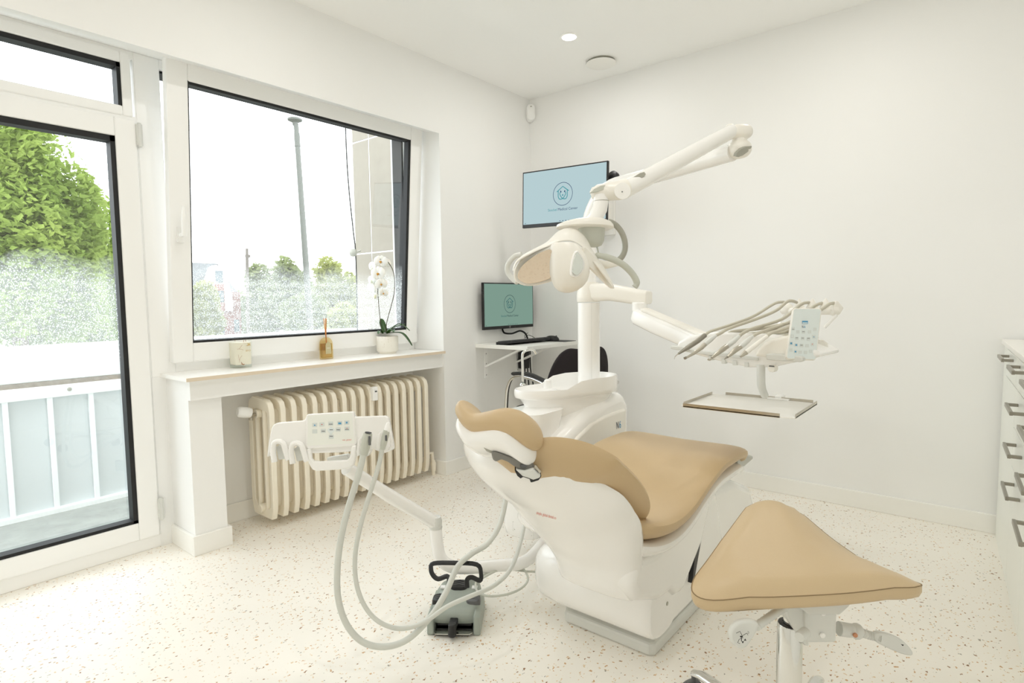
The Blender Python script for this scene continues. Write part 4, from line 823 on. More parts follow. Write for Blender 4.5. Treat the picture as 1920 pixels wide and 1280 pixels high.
# ------------------------------------------------------------------ dental unit: cuspidor tower with column
un = thing('dental_unit', (-1.50, 2.2, 0.06), 'white tower with spittoon bowl and column on the far side of the treatment chair', 'dental unit')
tw_ = MB(); tc_ = Vector((-1.545, 1.985, 0))
def tsec(z, sx_, sy_, ox=0, oy=0): return [tc_+Vector((x+ox, y+oy, z)) for x, y in rrect(sx_, sy_, 0.055, 6)]
tw_.loft([tsec(.115, .15, .17), tsec(.125, .175, .195), tsec(.16, .185, .205), tsec(.45, .195, .215), tsec(.60, .20, .23, 0, .02), tsec(.66, .20, .24, 0, .04)]); obj('lower_tower', tw_, 'white', un, ang=50)
xprism('unit_body', -1.66, -1.375, [(1.93, .36), (1.93, .50), (2.02, .560), (2.12, .600), (2.22, .635), (2.36, .675), (2.54, .690), (2.60, .62), (2.60, .30), (2.30, .28)], 'white', un, bev=0.045, sg=5)
xprism('side_panel', -1.40, -1.362, [(1.99, .40), (2.02, .49), (2.10, .545), (2.22, .585), (2.34, .60), (2.535, .605), (2.545, .30), (2.20, .30)], 'cream', un, bev=0.010, sg=3)
xprism('base_foot', -1.56, -1.44, [(2.10, .0), (2.10, .34), (2.35, .34), (2.35, .0)], 'pale', un, bev=0.01)
lt = MB(); add_text(lt, 'N', 0.050, Vector((-1.3605, 2.445, 0.535)), Vector((0, .62, 0)), Vector((0, 0, 1))); obj('print_dark', lt, 'navy', un, smooth=False)
lt = MB(); add_text(lt, '6', 0.050, Vector((-1.3600, 2.470, 0.535)), Vector((0, .75, 0)), Vector((0, 0, 1))); obj('print_blue', lt, 'keyb', un, smooth=False)
# bowl: plan outline along its long axis
bo = Vector((-1.56, 2.29, 0)); ba = Vector((0.62, 0.785, 0)).normalized(); bb = Vector((-ba.y, ba.x, 0))
bo = (V(968, 730, 2.60)+V(1148, 712, 2.86))/2; bo.z = 0; ba = (V(1148, 712, 2.86)-V(968, 730, 2.60)); ba.z = 0; BL = ba.length/2; ba.normalize(); bb = Vector((-ba.y, ba.x, 0))
def bout(s, z0, dz, wfac=1.0, shift=0.0):
    out = []
    for k in range(36):
        a = 2*math.pi*k/36; u = math.copysign(abs(math.cos(a))**0.75, math.cos(a)); v = math.copysign(abs(math.sin(a))**0.85, math.sin(a))
        w = 0.105+0.03*(u+1)/2; t = min(1, max(0, (u+0.25)/0.35)); t = t*t*(3-2*t)
        out.append(bo+ba*(u*BL*s+shift)+bb*(v*w*wfac*s)+Vector((0, 0, z0+dz*t)))
    return out
bw_ = MB(); bw_.loft([bout(.40, .600, 0, .9, -.02), bout(.62, .603, 0, .95, -.015), bout(.70, .62, .005, 1, -.012), bout(.82, .665, .005, 1), bout(.90, .698, .0, 1), bout(.955, .702, .0, 1), bout(.985, .704, .0, 1), bout(1.0, .715, .01, 1), bout(1.0, .735, .035, 1), bout(.985, .742, .04, 1), bout(.96, .740, .038, 1), bout(.93, .728, .020, 1), bout(.88, .722, -.0, 1), bout(.5, .715, -.03, .9, .02), bout(.1, .712, -.035, .8, .04)])
obj('spittoon_bowl', bw_, 'white', un, ang=60)
fc = MB(); fc.tube(catmull([V(980, 715, 2.62), V(980, 690, 2.62), V(979.5, 668, 2.62), V(982, 660, 2.62), V(990, 656, 2.64), V(1000, 656, 2.66), V(1005, 663, 2.67)], 5), 0.0062, 10); fc.lathe([(0.014, 0), (0.012, 0.006), (0.008, 0.010)], V(980, 722, 2.62), n=14); obj('cup_filler_spout', fc, 'chrome', un)
obj('rinse_nozzle', MB().lathe([(0.020, 0), (0.018, 0.02), (0.016, 0.035), (0.010, 0.04), (0.001, 0.041)], V(1027, 727, 2.65), n=20), 'white', un)
cl = V(1104, 640, 2.80); colx, coly = cl.x, cl.y
obj('column', MB().lathe([(0.053, .66), (0.053, 1.128)], (colx, coly, 0), n=40), 'white', un)
obj('column_cap', MB().lathe([(0.054, 1.132), (0.057, 1.14), (0.056, 1.17), (0.048, 1.215), (0.046, 1.225)], (colx, coly, 0), n=40), 'cream', un)
obj('column_seam', MB().box((colx+0.0380, coly-0.0376, 0.76), (colx+0.0390, coly-0.0366, 1.128)), 'pale', un, smooth=False)
lbm = MB(); fO = V(981, 993, 2.48); fx = (V(1005, 1000, 2.46)-V(961, 984, 2.50)).normalized(); fy = Vector((0, 0, 1))
def frect(mb, w, h, t, O, ex, ey, cy=0): ribbon(mb, [(-w/2, -h/2+cy), (w/2, -h/2+cy), (w/2, h/2+cy), (-w/2, h/2+cy)], t, O, ex, ey, True)
frect(lbm, .098, .040, .0014, fO, fx, fy); ribbon(lbm, [(-.046, -.008), (.046, -.008)], .001, fO, fx, fy); ribbon(lbm, [(-.044, -.0125), (.040, -.0125)], .003, fO, fx, fy)
bpy.context.view_layer.update(); drape(lbm, [o for o in un.children if o.name.startswith('lower_tower')][0]); obj('rating_label', lbm, 'grey', un, smooth=False)

# ------------------------------------------------------------------ operating lamp
ol = thing('operating_lamp', (colx, coly, 1.225), 'white operating lamp on a long swan-neck arm above the treatment chair', 'lamp')
A0 = V(1107, 520, 2.80); A0 = Vector((colx, coly, 1.22)); kn_ = V(1374, 286, 2.06); zA = kn_.z-0.01
dirA = Vector((kn_.x-colx, kn_.y-coly, 0)).normalized()
P = [Vector((colx, coly, 1.21)), Vector((colx, coly, zA-.20))] + [Vector((colx, coly, zA-.20))+dirA*(.20*(1-math.cos(a)))+Vector((0, 0, .20*math.sin(a))) for a in [math.pi/2*k/10 for k in range(1, 11)]] + [kn_-dirA*0.25+Vector((0, 0, -.005)), kn_]
obj('fixed_arm', MB().tube(P, [0.036]*12+[0.033, 0.030], 20), 'white', ol)
kk = MB(); kk.ell(V(1386, 280, 2.05), (dirA*0.042, dirA.cross(Vector((0, 0, 1)))*0.036, (0, 0, 0.032)), 20, 12, 0.85); kk.tube([V(1385, 280, 2.05), V(1387, 258, 2.045)], [0.028, 0.024], 18)
obj('knuckle', kk, 'cream', ol)
obj('knuckle_cap', MB().prism([onplane(x, y, V(1390, 282, 1.995), (-cF+cX*.75-cU*.5)) for x, y in ((1380, 293), (1382, 287), (1390, 279), (1400, 274.5), (1410, 273.5), (1409, 277), (1402, 285), (1393, 291.5), (1385, 294.5))], -(cX*.75-cF-cU*.5).normalized()*0.012), 'grey', ol, bevel=0.001)
k2 = MB(); k2.ell(V(1388, 248, 2.04), (cX*0.042, cF*0.032, cU*0.026), 20, 12, 0.8); k2.ell(V(1368, 243, 2.04), (cX*0.018, cF*0.026, cU*0.020), 16, 10); obj('elbow', k2, 'cream', ol)
aB0 = V(1372, 246, 2.035); aB1 = V(1167, 358, 1.86)
obj('spring_arm', MB().tube([aB0, aB0.lerp(aB1, .5), aB1], [0.026, 0.029, 0.030], 20, flat=0.95), 'white', ol)
obj('arm_inlay', MB().prism([onplane(x, y, V(1195, 333, 1.855), -cF) for x, y in ((1177, 338.5), (1200, 324), (1208, 322), (1211, 326), (1208, 331), (1194, 339), (1188, 340.5))], cF*0.01), 'grey', ol, bevel=0.0008)
bdm = MB(); bdm.tube(catmull([V(1108, 366, 1.87), V(1122, 361, 1.865), V(1140, 359, 1.86), V(1160, 357, 1.86), V(1176, 352, 1.865)], 4), [0.012]+[0.016]+[0.022]*2+[0.026]*3+[0.030]*5+[0.031]*4+[0.030], 20)
obj('arm_housing', bdm, 'cream', ol)
obj('pivot_cap', MB().lathe([(0.026, -0.002), (0.026, 0.002), (0.002, 0.0035)], V(1167, 358, 1.829), -cF, 28), 'white', ol)
obj('pivot_screw', MB().lathe([(0.0022, 0), (0.0022, 0.001)], V(1166.5, 359.5, 1.824), -cF, 10), 'darkgrey', ol)
obj('housing_inlay', MB().prism([onplane(x, y, V(1120, 353, 1.835), -cF) for x, y in ((1106, 361.5), (1114, 354), (1126, 348), (1135, 346.5), (1138, 349.5), (1134, 354.5), (1122, 358.5))], cF*0.012), 'lampgrey', ol, bevel=0.0008)
cm = MB(); cm.tube([V(1127, 366, 1.86), V(1127, 377, 1.86), V(1124, 392, 1.86), V(1116, 408, 1.86), V(1108, 418, 1.86)], [0.024, 0.024, 0.025, 0.024, 0.026], 22); obj('swivel_collar', cm, 'white', ol)
obj('collar_ring', MB().lathe([(0.0246, -0.001), (0.0252, 0.0), (0.0246, 0.001)], V(1127, 377, 1.86), (0, 0, 1), 24, caps=False), 'grey', ol)
yk = MB(); yk.loft([[V(1097, y, 1.88)+cX*(w*math.cos(2*math.pi*k/28)+ox)+cF*(d*math.sin(2*math.pi*k/28)) for k in range(28)] for y, w, d, ox in ((411, .030, .03, .02), (413, .055, .05, .012), (417, .078, .062, .006), (422, .092, .066, 0), (427, .094, .066, 0), (429, .085, .06, 0))])
obj('yoke_cover', yk, 'cream', ol)
obj('motor_housing', MB().loft([[V(1109, y, 1.88)+cX*(w*math.copysign(abs(math.cos(2*math.pi*k/28))**.7, math.cos(2*math.pi*k/28))+ox)+cF*(w*.8*math.sin(2*math.pi*k/28)) for k in range(28)] for y, w, ox in ((426, .044, 0), (440, .042, .001), (452, .038, .003), (460, .028, .005), (463, .014, .006))]), 'lampgrey', ol)
obj('motor_shaft', MB().tube([V(1119, 461, 1.88), V(1123, 478, 1.88)], 0.0028, 8), 'lampgrey', ol)
rg = MB(); rg.tube(catmull([V(1140, 415, 1.88), V(1152, 420, 1.88), V(1164, 433, 1.88), V(1171, 450, 1.885), V(1172, 466, 1.89), V(1167, 480, 1.895), V(1158, 489, 1.90)], 5), 0.0095, 12, flat=1.0); obj('yoke_arc', rg, 'grey', ol)
obj('rear_bracket', MB().loft([[V(x, y, D)+cX*(.02*math.cos(2*math.pi*k/14))+cU*(.012*math.sin(2*math.pi*k/14)) for k in range(14)] for x, y, D in ((1105, 488, 1.86), (1135, 497, 1.89), (1156, 492, 1.90))]), 'cream', ol)
# head: saddle cover, centre pod, two reflector petals, two grips
hp = V(1068, 480, 1.80)
def lens(outl, D, nrm, th, name, m, par=ol, bev=0.006, sub=0, k=3):
    P0 = V(sum(p[0] for p in outl)/len(outl), sum(p[1] for p in outl)/len(outl), D); n_ = Vector(nrm).normalized()
    pts = closed_smooth([onplane(x, y, P0, n_) for x, y in outl], k); return obj(name, MB().prism(pts, -n_*th), m, par, bevel=bev, seg=3, ang=50)
cov = MB()
rows = [[(962, 508, 1.80), (968, 492, 1.80), (984, 478, 1.81), (1004, 467, 1.82), (1024, 456, 1.83), (1036, 444, 1.84), (1046, 434, 1.845), (1062, 427, 1.85), (1078, 428, 1.85), (1092, 438, 1.85), (1102, 452, 1.85), (1108, 466, 1.85), (1120, 484, 1.84), (1136, 508, 1.83), (1152, 540, 1.82)],
        [(962, 510, 1.775), (968, 494, 1.775), (985, 482, 1.77), (1004, 472, 1.765), (1024, 464, 1.76), (1038, 458, 1.755), (1052, 453, 1.75), (1066, 452, 1.75), (1078, 455, 1.75), (1090, 463, 1.755), (1100, 474, 1.76), (1108, 486, 1.77), (1122, 504, 1.78), (1136, 522, 1.79), (1149, 541, 1.80)]]
mid = [tuple((a+b)/2 for a, b in zip(p, q)) for p, q in zip(*rows)]; mid = [(x-0.5, y-2.0, D-0.015) for x, y, D in mid]
R3 = [[V(*p) for p in r] for r in (rows[0], mid, rows[1])]; R3 = [catmull(r, 3) for r in R3]
cov.loft(R3, caps=False, closed=False); obj('head_cover', cov, 'cream', ol, solid=0.008, sub=1)
LP = ((966, 528), (962, 514), (966, 500), (978, 486), (996, 475), (1016, 468), (1036, 464), (1040, 490), (1040, 512), (1036, 526), (1020, 532), (1002, 536), (982, 536))
lens(LP, 1.79, (-cF*1.0-cX*.25-cU*.35), 0.016, 'reflector_rim', 'cream')
lens(((971, 522), (972, 509), (980, 497), (994, 485), (1012, 474), (1033, 468), (1036, 490), (1034, 518), (1018, 527), (1000, 531), (984, 531)), 1.772, (-cF*1.0-cX*.25-cU*.35), 0.004, 'reflector', 'mirror', bev=0.001)
pod = MB(); pod.loft([[V(cx_, y, 1.765)+cX*(w*math.copysign(abs(math.cos(2*math.pi*k/28))**.85, math.cos(2*math.pi*k/28)))+cF*(d*math.sin(2*math.pi*k/28)) for k in range(28)] for cx_, y, w, d in
    ((1058, 455.5, .020, .02), (1058, 457, .038, .035), (1060, 464, .048, .042), (1064, 478, .056, .048), (1067, 495, .061, .052), (1068, 512, .061, .052), (1068, 526, .055, .048), (1066, 537, .044, .040), (1064, 545, .028, .03), (1063, 548.5, .010, .01))])
obj('centre_pod', pod, 'cream', ol)
lens(((1082, 469), (1092, 480), (1097, 493), (1095, 506), (1087, 517), (1078, 520), (1072, 514), (1072, 500), (1075, 484)), 1.712, (-cF*1.0+cX*.55), 0.012, 'pod_window_rim', 'white', bev=0.003)
lens(((1082, 472.5), (1090, 482), (1094.5, 493), (1092, 505), (1085, 514), (1079, 515.5), (1074.5, 510), (1075, 499), (1077.5, 485)), 1.706, (-cF*1.0+cX*.55), 0.006, 'pod_reflector', 'mirrorc', bev=0.001)
lens(((1096, 464), (1106, 472), (1120, 488), (1136, 512), (1151, 536), (1151, 541), (1146, 539), (1132, 526), (1114, 508), (1100, 492)), 1.80, (-cF*1.0+cX*.8-cU*.2), 0.012, 'reflector_rim', 'cream')
obj('grip_handle', MB().tube(catmull([V(978, 477, 1.85), V(966, 480, 1.86), V(956, 490, 1.865), V(951, 502, 1.87), V(954, 514, 1.87), V(963, 524, 1.86), V(970, 529, 1.85)], 5), 0.0085, 12), 'pale', ol)
obj('grip_handle', MB().tube(catmull([V(1116, 478, 1.83), V(1134, 481, 1.83), V(1154, 488, 1.83), V(1172, 499, 1.83), V(1187, 515, 1.83), V(1194, 530, 1.83), V(1190, 538, 1.83)], 5), [0.006]+[.009]*4+[0.0105]*5+[0.0105]*16+[0.009]*4+[0.010], 14), 'lampgrey', ol)

# ------------------------------------------------------------------ instrument table on its arm
it = thing('instrument_table', V(1400, 665, 2.15), 'white dentist\'s instrument table on a jointed arm with a keypad panel', 'instrument table')
r1 = MB(); e1 = V(1200, 562, 2.62)
def bxs(c_, d, w, h, off=0):
    s_ = Vector((0, 0, 1)).cross(d).normalized(); return [c_+s_*x+Vector((0, 0, z+off)) for x, z in rrect(w, h, min(w, h)*.28, 4)]
d1 = (e1-Vector((colx, coly, e1.z))).normalized(); c1 = Vector((colx, coly, 1.178))
r1.loft([bxs(c1+d1*0.02, d1, .085, .088, 0), bxs(c1+d1*.12, d1, .085, .078, -.002), bxs(e1+Vector((0, 0, 0.012)), d1, .080, .068, 0), bxs(e1+d1*0.045+Vector((0, 0, 0.010)), d1, .070, .058, 0)]); obj('horizontal_arm', r1, 'cream', it, bevel=0.004)
r2 = MB(); r2.lathe([(.034, 0), (.034, .035), (.030, .04)], V(1199, 583, 2.60)); obj('arm_joint', r2, 'white', it)
e2a = V(1200, 595, 2.58); e2b = V(1338, 655, 2.28); d2 = (e2b-e2a).normalized(); s2_ = Vector((0, 0, 1)).cross(d2).normalized(); u2 = d2.cross(s2_).normalized(); u2 = u2 if u2.z > 0 else -u2
def sec2(c_, w, h, o=0): return [c_+s2_*x+u2*(z+o) for x, z in rrect(w, h, min(w, h)*.3, 4)]
obj('balanced_arm', MB().loft([sec2(e2a-d2*.03, .05, .05), sec2(e2a-d2*.01, .062, .072), sec2(e2a+d2*.1, .068, .078), sec2(e2b, .062, .070)]), 'white', it, bevel=0.003)
obj('arm_top_cover', MB().loft([sec2(e2a+d2*.015, .052, .014, .043), sec2(e2b, .048, .014, .040)]), 'cream', it, bevel=0.003)
TA = V(1285, 655, 2.32); TB = V(1520, 672, 1.98); ax_ = (TB-TA); ax_.z = 0; ax_.normalize(); an_ = Vector((ax_.y, -ax_.x, 0)); an_ = an_ if an_.dot(cF) < 0 else -an_      # an_ points to the camera
def slab(name, px, P0, th, m, par=it, bev=0.006, n_=None, smooth=True, sm=0):
    n_ = n_ or an_; pts = [onplane(x, y, P0, n_) for x, y in px]
    if sm: pts = closed_smooth(pts, sm)
    return obj(name, MB().prism(pts, -n_*th), m, par, bevel=bev, seg=3, ang=50)
TP = V(1400, 660, 2.13)
slab('table_body', ((1266, 651), (1272, 640), (1290, 631), (1312, 625), (1345, 622), (1390, 624), (1440, 626), (1476, 630), (1500, 640), (1535, 660), (1540, 668), (1500, 677), (1450, 688), (1405, 689), (1380, 684), (1340, 675), (1300, 664)), TP, 0.20, 'white', bev=0.014)
slab('console', ((1414, 668), (1420, 655), (1432, 643), (1450, 635), (1474, 629), (1492, 634), (1496, 672), (1470, 672)), TP+an_*0.035, 0.15, 'cream', bev=0.010)
slab('front_lip', ((1284, 654), (1300, 656), (1420, 670), (1420, 676), (1300, 662), (1284, 659)), TP+an_*0.012, 0.03, 'pale', bev=0.002)
slab('table_handle', ((1257, 648), (1276, 649.5), (1288, 651.5), (1288, 659), (1276, 657), (1257, 654)), TP+an_*0.03, 0.02, 'pale', bev=0.003)
slab('table_handle', ((1436, 663.5), (1450, 663), (1498, 667.5), (1506, 670), (1506, 677), (1500, 679), (1450, 676), (1436, 674)), TP+an_*0.055, 0.022, 'pale', bev=0.004)
for x, y in ((1332, 671), (1356, 677.5), (1377, 680.5), (1399, 684)): slab('switch_button', ((x-3.5, y-5), (x+3.5, y-4.5), (x+3.5, y+4.5), (x-3.5, y+4)), TP+an_*0.006, 0.02, 'pale', bev=0.001)
slab('cup_clip', ((1440, 683), (1453, 684), (1453, 694), (1450, 698), (1443, 697), (1439, 693)), TP+an_*0.01, 0.03, 'cream', bev=0.003)
slab('cup_clip_slot', ((1442, 685), (1451, 685.5), (1452, 688), (1441, 687)), TP+an_*0.012, 0.003, 'darkgrey', bev=0)
slab('side_knob', ((1536, 636), (1546, 637), (1553, 643), (1555, 652), (1552, 662), (1545, 668), (1538, 668)), V(1545, 650, 2.05), 0.06, 'cream', bev=0.010, n_=-cF)
# keypad panel faces the camera
kn2 = (-cF*1.0+cX*0.10+cU*0.12).normalized(); KP = V(1508, 625, 1.97)
kq = [onplane(x, y, KP, kn2) for x, y in ((1487, 580), (1489.5, 577.5), (1537, 577.5), (1541, 581), (1531, 670), (1528, 675), (1477, 673), (1474, 670))]
kb_ = obj('keypad_housing', MB().prism([p for p in kq], -kn2*0.030+cX*0.012), 'cream', it, bevel=0.004, seg=3)
kO = onplane(1507.5, 626, KP+kn2*0.0008, kn2); kex = (onplane(1535, 626.5, KP, kn2)-onplane(1480, 625, KP, kn2)).normalized(); key_ = (kn2.cross(kex)); kdn = (onplane(1503, 672, KP, kn2)-onplane(1514, 580, KP, kn2)).normalized()
obj('keypad_face', MB().prism([onplane(x, y, KP+kn2*0.0003, kn2) for x, y in ((1488.5, 581), (1491, 579), (1536, 579), (1539, 582), (1529.5, 670), (1527, 673.5), (1478, 671.5), (1475.5, 669))], kn2*0.0004), 'keybl', it, smooth=False)
def keysq(px, py, s, m, par=it, name='key', P=None, n_=None, asp=1.0):
    P = P or KP+kn2*0.0012; n_ = n_ or kn2; return obj(name, MB().prism([onplane(px+dx, py+dy*asp, P, n_) for dx, dy in ((-s, -s), (s, -s), (s, s), (-s, s))], n_*0.0004), m, par, smooth=False)
for x, y in ((1487, 616), (1496, 622), (1506.5, 622), (1518, 622), (1528, 617), (1485, 630), (1494, 634), (1505, 634), (1516, 635), (1526, 631), (1483.5, 643.5), (1493, 646.5), (1503, 647.5), (1513.5, 648), (1523, 645.5), (1483, 656), (1491.5, 659), (1500.5, 660), (1510.5, 660.5), (1520, 658.5)): keysq(x, y, 3.0, 'key')
KT = KP+kn2*0.0020
for x, y, s, m in ((1483.5, 643.5, 1.7, 'keyb'), (1493, 646.5, 1.6, 'keyb'), (1491.5, 659, 1.5, 'keyb'), (1526, 631.5, .8, 'keyb'), (1523, 645, .7, 'red'), (1485, 630, 1.5, 'keybl')): keysq(x, y, s, m, name='key_symbol', P=KT)
for x, y in ((1506.5, 621.5), (1505, 633.5), (1494, 633), (1516, 634), (1503, 647), (1487, 617)): keysq(x, y, 2.2, 'keyd', name='key_symbol', P=KT, asp=.14)
keysq(1509.5, 604, 5.4, 'keyb', name='display', P=KT, asp=.5); keysq(1509.5, 605.2, 4.6, 'keybl', name='display_text', P=KP+kn2*0.0026, asp=.18)
nt_ = MB(); add_text(nt_, 'N', .0125, onplane(1505.2, 612.5, KT, kn2), kex*.62, key_); obj('print_dark', nt_, 'navy', it, smooth=False)
nt_ = MB(); add_text(nt_, '6', .0125, onplane(1509.0, 612.5, KT, kn2), kex*.8, key_); obj('print_blue', nt_, 'keyb', it, smooth=False)
# hose brackets along the back
obj('bracket_rail', MB().tube([V(1470, 583, 2.34), V(1572, 583, 2.12)], 0.014, 12), 'cream', it)
for x, D in ((1498, 2.28), (1523, 2.22), (1548, 2.17)): obj('hose_bracket', MB().lathe([(.020, -.012), (.022, 0), (.012, .018), (.002, .034)], V(x, 576, D)), 'cream', it)
obj('hose_bracket', MB().lathe([(.018, -.022), (.026, -.012), (.027, .0), (.016, .018), (.004, .026)], V(1476, 579, 2.33)), 'cream', it)
slab('end_bracket', ((1560, 580), (1568, 563), (1572, 564), (1583, 577), (1575, 590), (1566, 586)), V(1570, 578, 2.12), 0.03, 'cream', bev=0.005, n_=-cF)
obj('bracket_joint', MB().lathe([(.016, 0), (.018, .01), (.016, .02)], V(1559, 583, 2.13), cX, 16), 'cream', it)
obj('bracket_joint', MB().lathe([(.016, 0), (.018, .01), (.016, .02)], V(1466, 580, 2.35), cX, 16), 'cream', it)
for a, b_ in (((1471, 592, 2.34), (1446, 628, 2.28)), ((1569, 590, 2.12), (1546, 614, 2.14))): obj('whip_rod', MB().tube([V(*a), V(*b_)], 0.0055, 8), 'white', it)
obj('tray_post', MB().tube(catmull([V(1427, 684, 2.10), V(1427, 705, 2.10), V(1428, 725, 2.11), V(1434, 741, 2.14)], 5), [0.0145]*11+[.0135]*5, 16), 'pale', it)
# tray
ztr = 0.748
tc4 = [onplane(x, y, (0, 0, ztr), (0, 0, 1)) for x, y in ((1277, 760), (1487, 785), (1533, 757), (1340, 737))]
xa, xb = (tc4[0].x+tc4[3].x)/2, (tc4[1].x+tc4[2].x)/2; ya, yb = (tc4[0].y+tc4[1].y)/2, (tc4[2].y+tc4[3].y)/2
ty = thing('instrument_tray', ((xa+xb)/2, (ya+yb)/2, ztr), 'rectangular white tray with low steel rims hanging below the instrument table', 'tray')
obj('tray_plate', MB().prism([(xa+cx, ya+cy, ztr-.002) for cx, cy in ((.012, 0), (xb-xa-.012, 0), (xb-xa, .012), (xb-xa, yb-ya-.012), (xb-xa-.012, yb-ya), (.012, yb-ya), (0, yb-ya-.012), (0, .012))], (0, 0, .003)), 'top', ty, smooth=False)
for a, b_ in (((xa+.010, ya, ztr-.004), (xb-.045, ya+.002, ztr+.011)), ((xa+.0, ya+.03, ztr-.004), (xa+.002, yb-.02, ztr+.011)), ((xb-.002, ya+.02, ztr-.004), (xb, yb-.01, ztr+.011)), ((xa+.05, yb-.002, ztr-.004), (xb-.015, yb, ztr+.011))): obj('tray_rim', MB().box(a, b_), 'steel', ty, smooth=False)
obj('tray_clip', MB().box(((xa+xb)/2+.02, yb-.02, ztr+.001), ((xa+xb)/2+.10, yb+.02, ztr+.008)).box(((xa+xb)/2+.045, yb-.005, ztr+.003), ((xa+xb)/2+.07, yb+.05, ztr+.014)), 'white', ty, smooth=False, bevel=.002)
# handpieces: each with its own hose
def tip3(l): return [V(*p) for p in l]
def handpiece(label, name, cat, body, radii, m, hose, hr, tipp=None, tipr=None, tipm='steel', grip=None):
    r = thing(name, V(*body[0]), label, cat, 'instruments on the instrument table')
    obj('tip', MB().tube(catmull(tip3(tipp), 3), tipr, 8), tipm, r)
    obj('body', MB().tube(tip3(body), radii, 14), m, r)
    if grip: obj('coupling', MB().tube(tip3(grip[0]), grip[1], 14), 'steel' if len(grip) < 3 else grip[2], r)
    obj('hose', MB().tube(catmull(tip3(hose), 6), hr, 10), 'hosew', r)
Dt = 2.03
handpiece('dark steel scaler handpiece with a hooked tip, leftmost of the five on the instrument table', 'dental_scaler', 'dental instrument', ((1272, 663, Dt+.06), (1290, 651, Dt+.07), (1308, 639, Dt+.08), (1322, 628, Dt+.09)), [0.004, 0.0085, 0.0095, 0.0090], 'handle',
          ((1322, 628, Dt+.09), (1332, 621, Dt+.10), (1360, 612, Dt+.12), (1410, 594, Dt+.17), (1445, 573, Dt+.22), (1458, 567, Dt+.25), (1470, 566, Dt+.27)), 0.0055, ((1264.5, 673, Dt+.05), (1266, 668, Dt+.05), (1272, 663, Dt+.06)), [.001]*3+[.0015]*3+[.0025])
handpiece('slim steel turbine handpiece with round head, second from left on the instrument table', 'dental_handpiece', 'dental instrument', ((1286, 671, Dt+.03), (1300, 663, Dt+.04), (1315, 652, Dt+.05), (1322, 645, Dt+.055)), [0.0035, 0.0055, 0.0078, 0.0080], 'steel',
          ((1340, 630, Dt+.07), (1352, 624, Dt+.08), (1368, 615, Dt+.10), (1420, 597, Dt+.14), (1455, 582, Dt+.18), (1475, 566, Dt+.21), (1485, 564, Dt+.22), (1494, 567, Dt+.23)), 0.0060, ((1284, 669, Dt+.03), (1286, 673, Dt+.03)), [.006, .006, .006, .004], 'handle', (((1322, 645, Dt+.055), (1333, 636, Dt+.06), (1342, 629, Dt+.07)), [.0085, .0085, .006], 'pale'))
handpiece('steel contra-angle handpiece with a bent head, middle one of the five on the instrument table', 'dental_handpiece', 'dental instrument', ((1334, 671, Dt+.0), (1345, 663, Dt+.01), (1356, 654, Dt+.02), (1363, 649, Dt+.03)), [0.004, 0.007, 0.0095, 0.0090], 'steel',
          ((1385, 631, Dt+.05), (1392, 625, Dt+.06), (1410, 616, Dt+.08), (1445, 606, Dt+.11), (1470, 596, Dt+.14), (1490, 580, Dt+.17), (1505, 569, Dt+.18), (1517, 567, Dt+.19)), 0.0060, ((1327, 673, Dt), (1331, 674.5, Dt), (1334, 671, Dt)), [.0035]*7, 'steel', (((1363, 649, Dt+.03), (1375, 640, Dt+.04), (1386, 630, Dt+.05)), [.0095, .0095, .0065], 'pale'))
handpiece('straight steel motor handpiece with a pointed bur, second from the right on the instrument table', 'dental_handpiece', 'dental instrument', ((1364, 669, Dt-.03), (1370, 664, Dt-.025), (1380, 655, Dt-.02), (1388, 650, Dt-.01)), [0.0045, 0.007, 0.0095, 0.0090], 'steel',
          ((1410, 631, Dt+.01), (1420, 625, Dt+.02), (1440, 618, Dt+.05), (1475, 606, Dt+.08), (1505, 590, Dt+.11), (1528, 573, Dt+.13), (1541, 568, Dt+.14)), 0.0060, ((1357.5, 673.5, Dt-.03), (1364, 669, Dt-.03)), [.0012, .002, .003, .004], 'handle', (((1388, 650, Dt-.01), (1400, 640, Dt), (1411, 630, Dt+.01)), [.0095, .0095, .0065], 'pale'))
handpiece('cream air-water syringe with a short steel nozzle, rightmost of the five on the instrument table', 'dental_syringe', 'dental instrument', ((1398, 661, Dt-.06), (1410, 652, Dt-.05), (1425, 640, Dt-.04), (1438, 630, Dt-.03)), [0.008, 0.0085, 0.0075, 0.0065], 'cream',
          ((1438, 630, Dt-.03), (1446, 624, Dt-.02), (1465, 618, Dt+.0), (1500, 606, Dt+.05), (1540, 580, Dt+.08), (1555, 570, Dt+.09), (1564, 568, Dt+.10)), 0.0060, ((1388, 668.5, Dt-.06), (1399, 660, Dt-.06)), [.004, .0062, .008, .0095], 'steel')
for i, (a, m_, b_, lb) in enumerate((((1378, 621, 2.18), (1430, 615, 2.13), (1482, 604, 2.10), 'upper return hose looping behind the handpieces to the table'), ((1388, 628, 2.16), (1440, 622, 2.11), (1482, 611, 2.08), 'second return hose looping behind the handpieces to the table'),
      ((1420, 627, 2.14), (1450, 624, 2.09), (1482, 620, 2.06), 'third return hose looping behind the handpieces to the table'), ((1430, 631, 2.10), (1458, 631, 2.06), (1484, 626, 2.04), 'lowest return hose behind the handpieces beside the keypad'))):
    o_ = obj('return_hose', MB().tube(catmull([V(a[0]-14, a[1]+5, a[2]+.01), V(*a), V(*m_), V(*b_), V(b_[0]+30, b_[1]-18, b_[2]+.04)], 6), 0.0062, 10), 'hosew'); tag(o_, lb, 'hose', 'return hoses of the instruments')

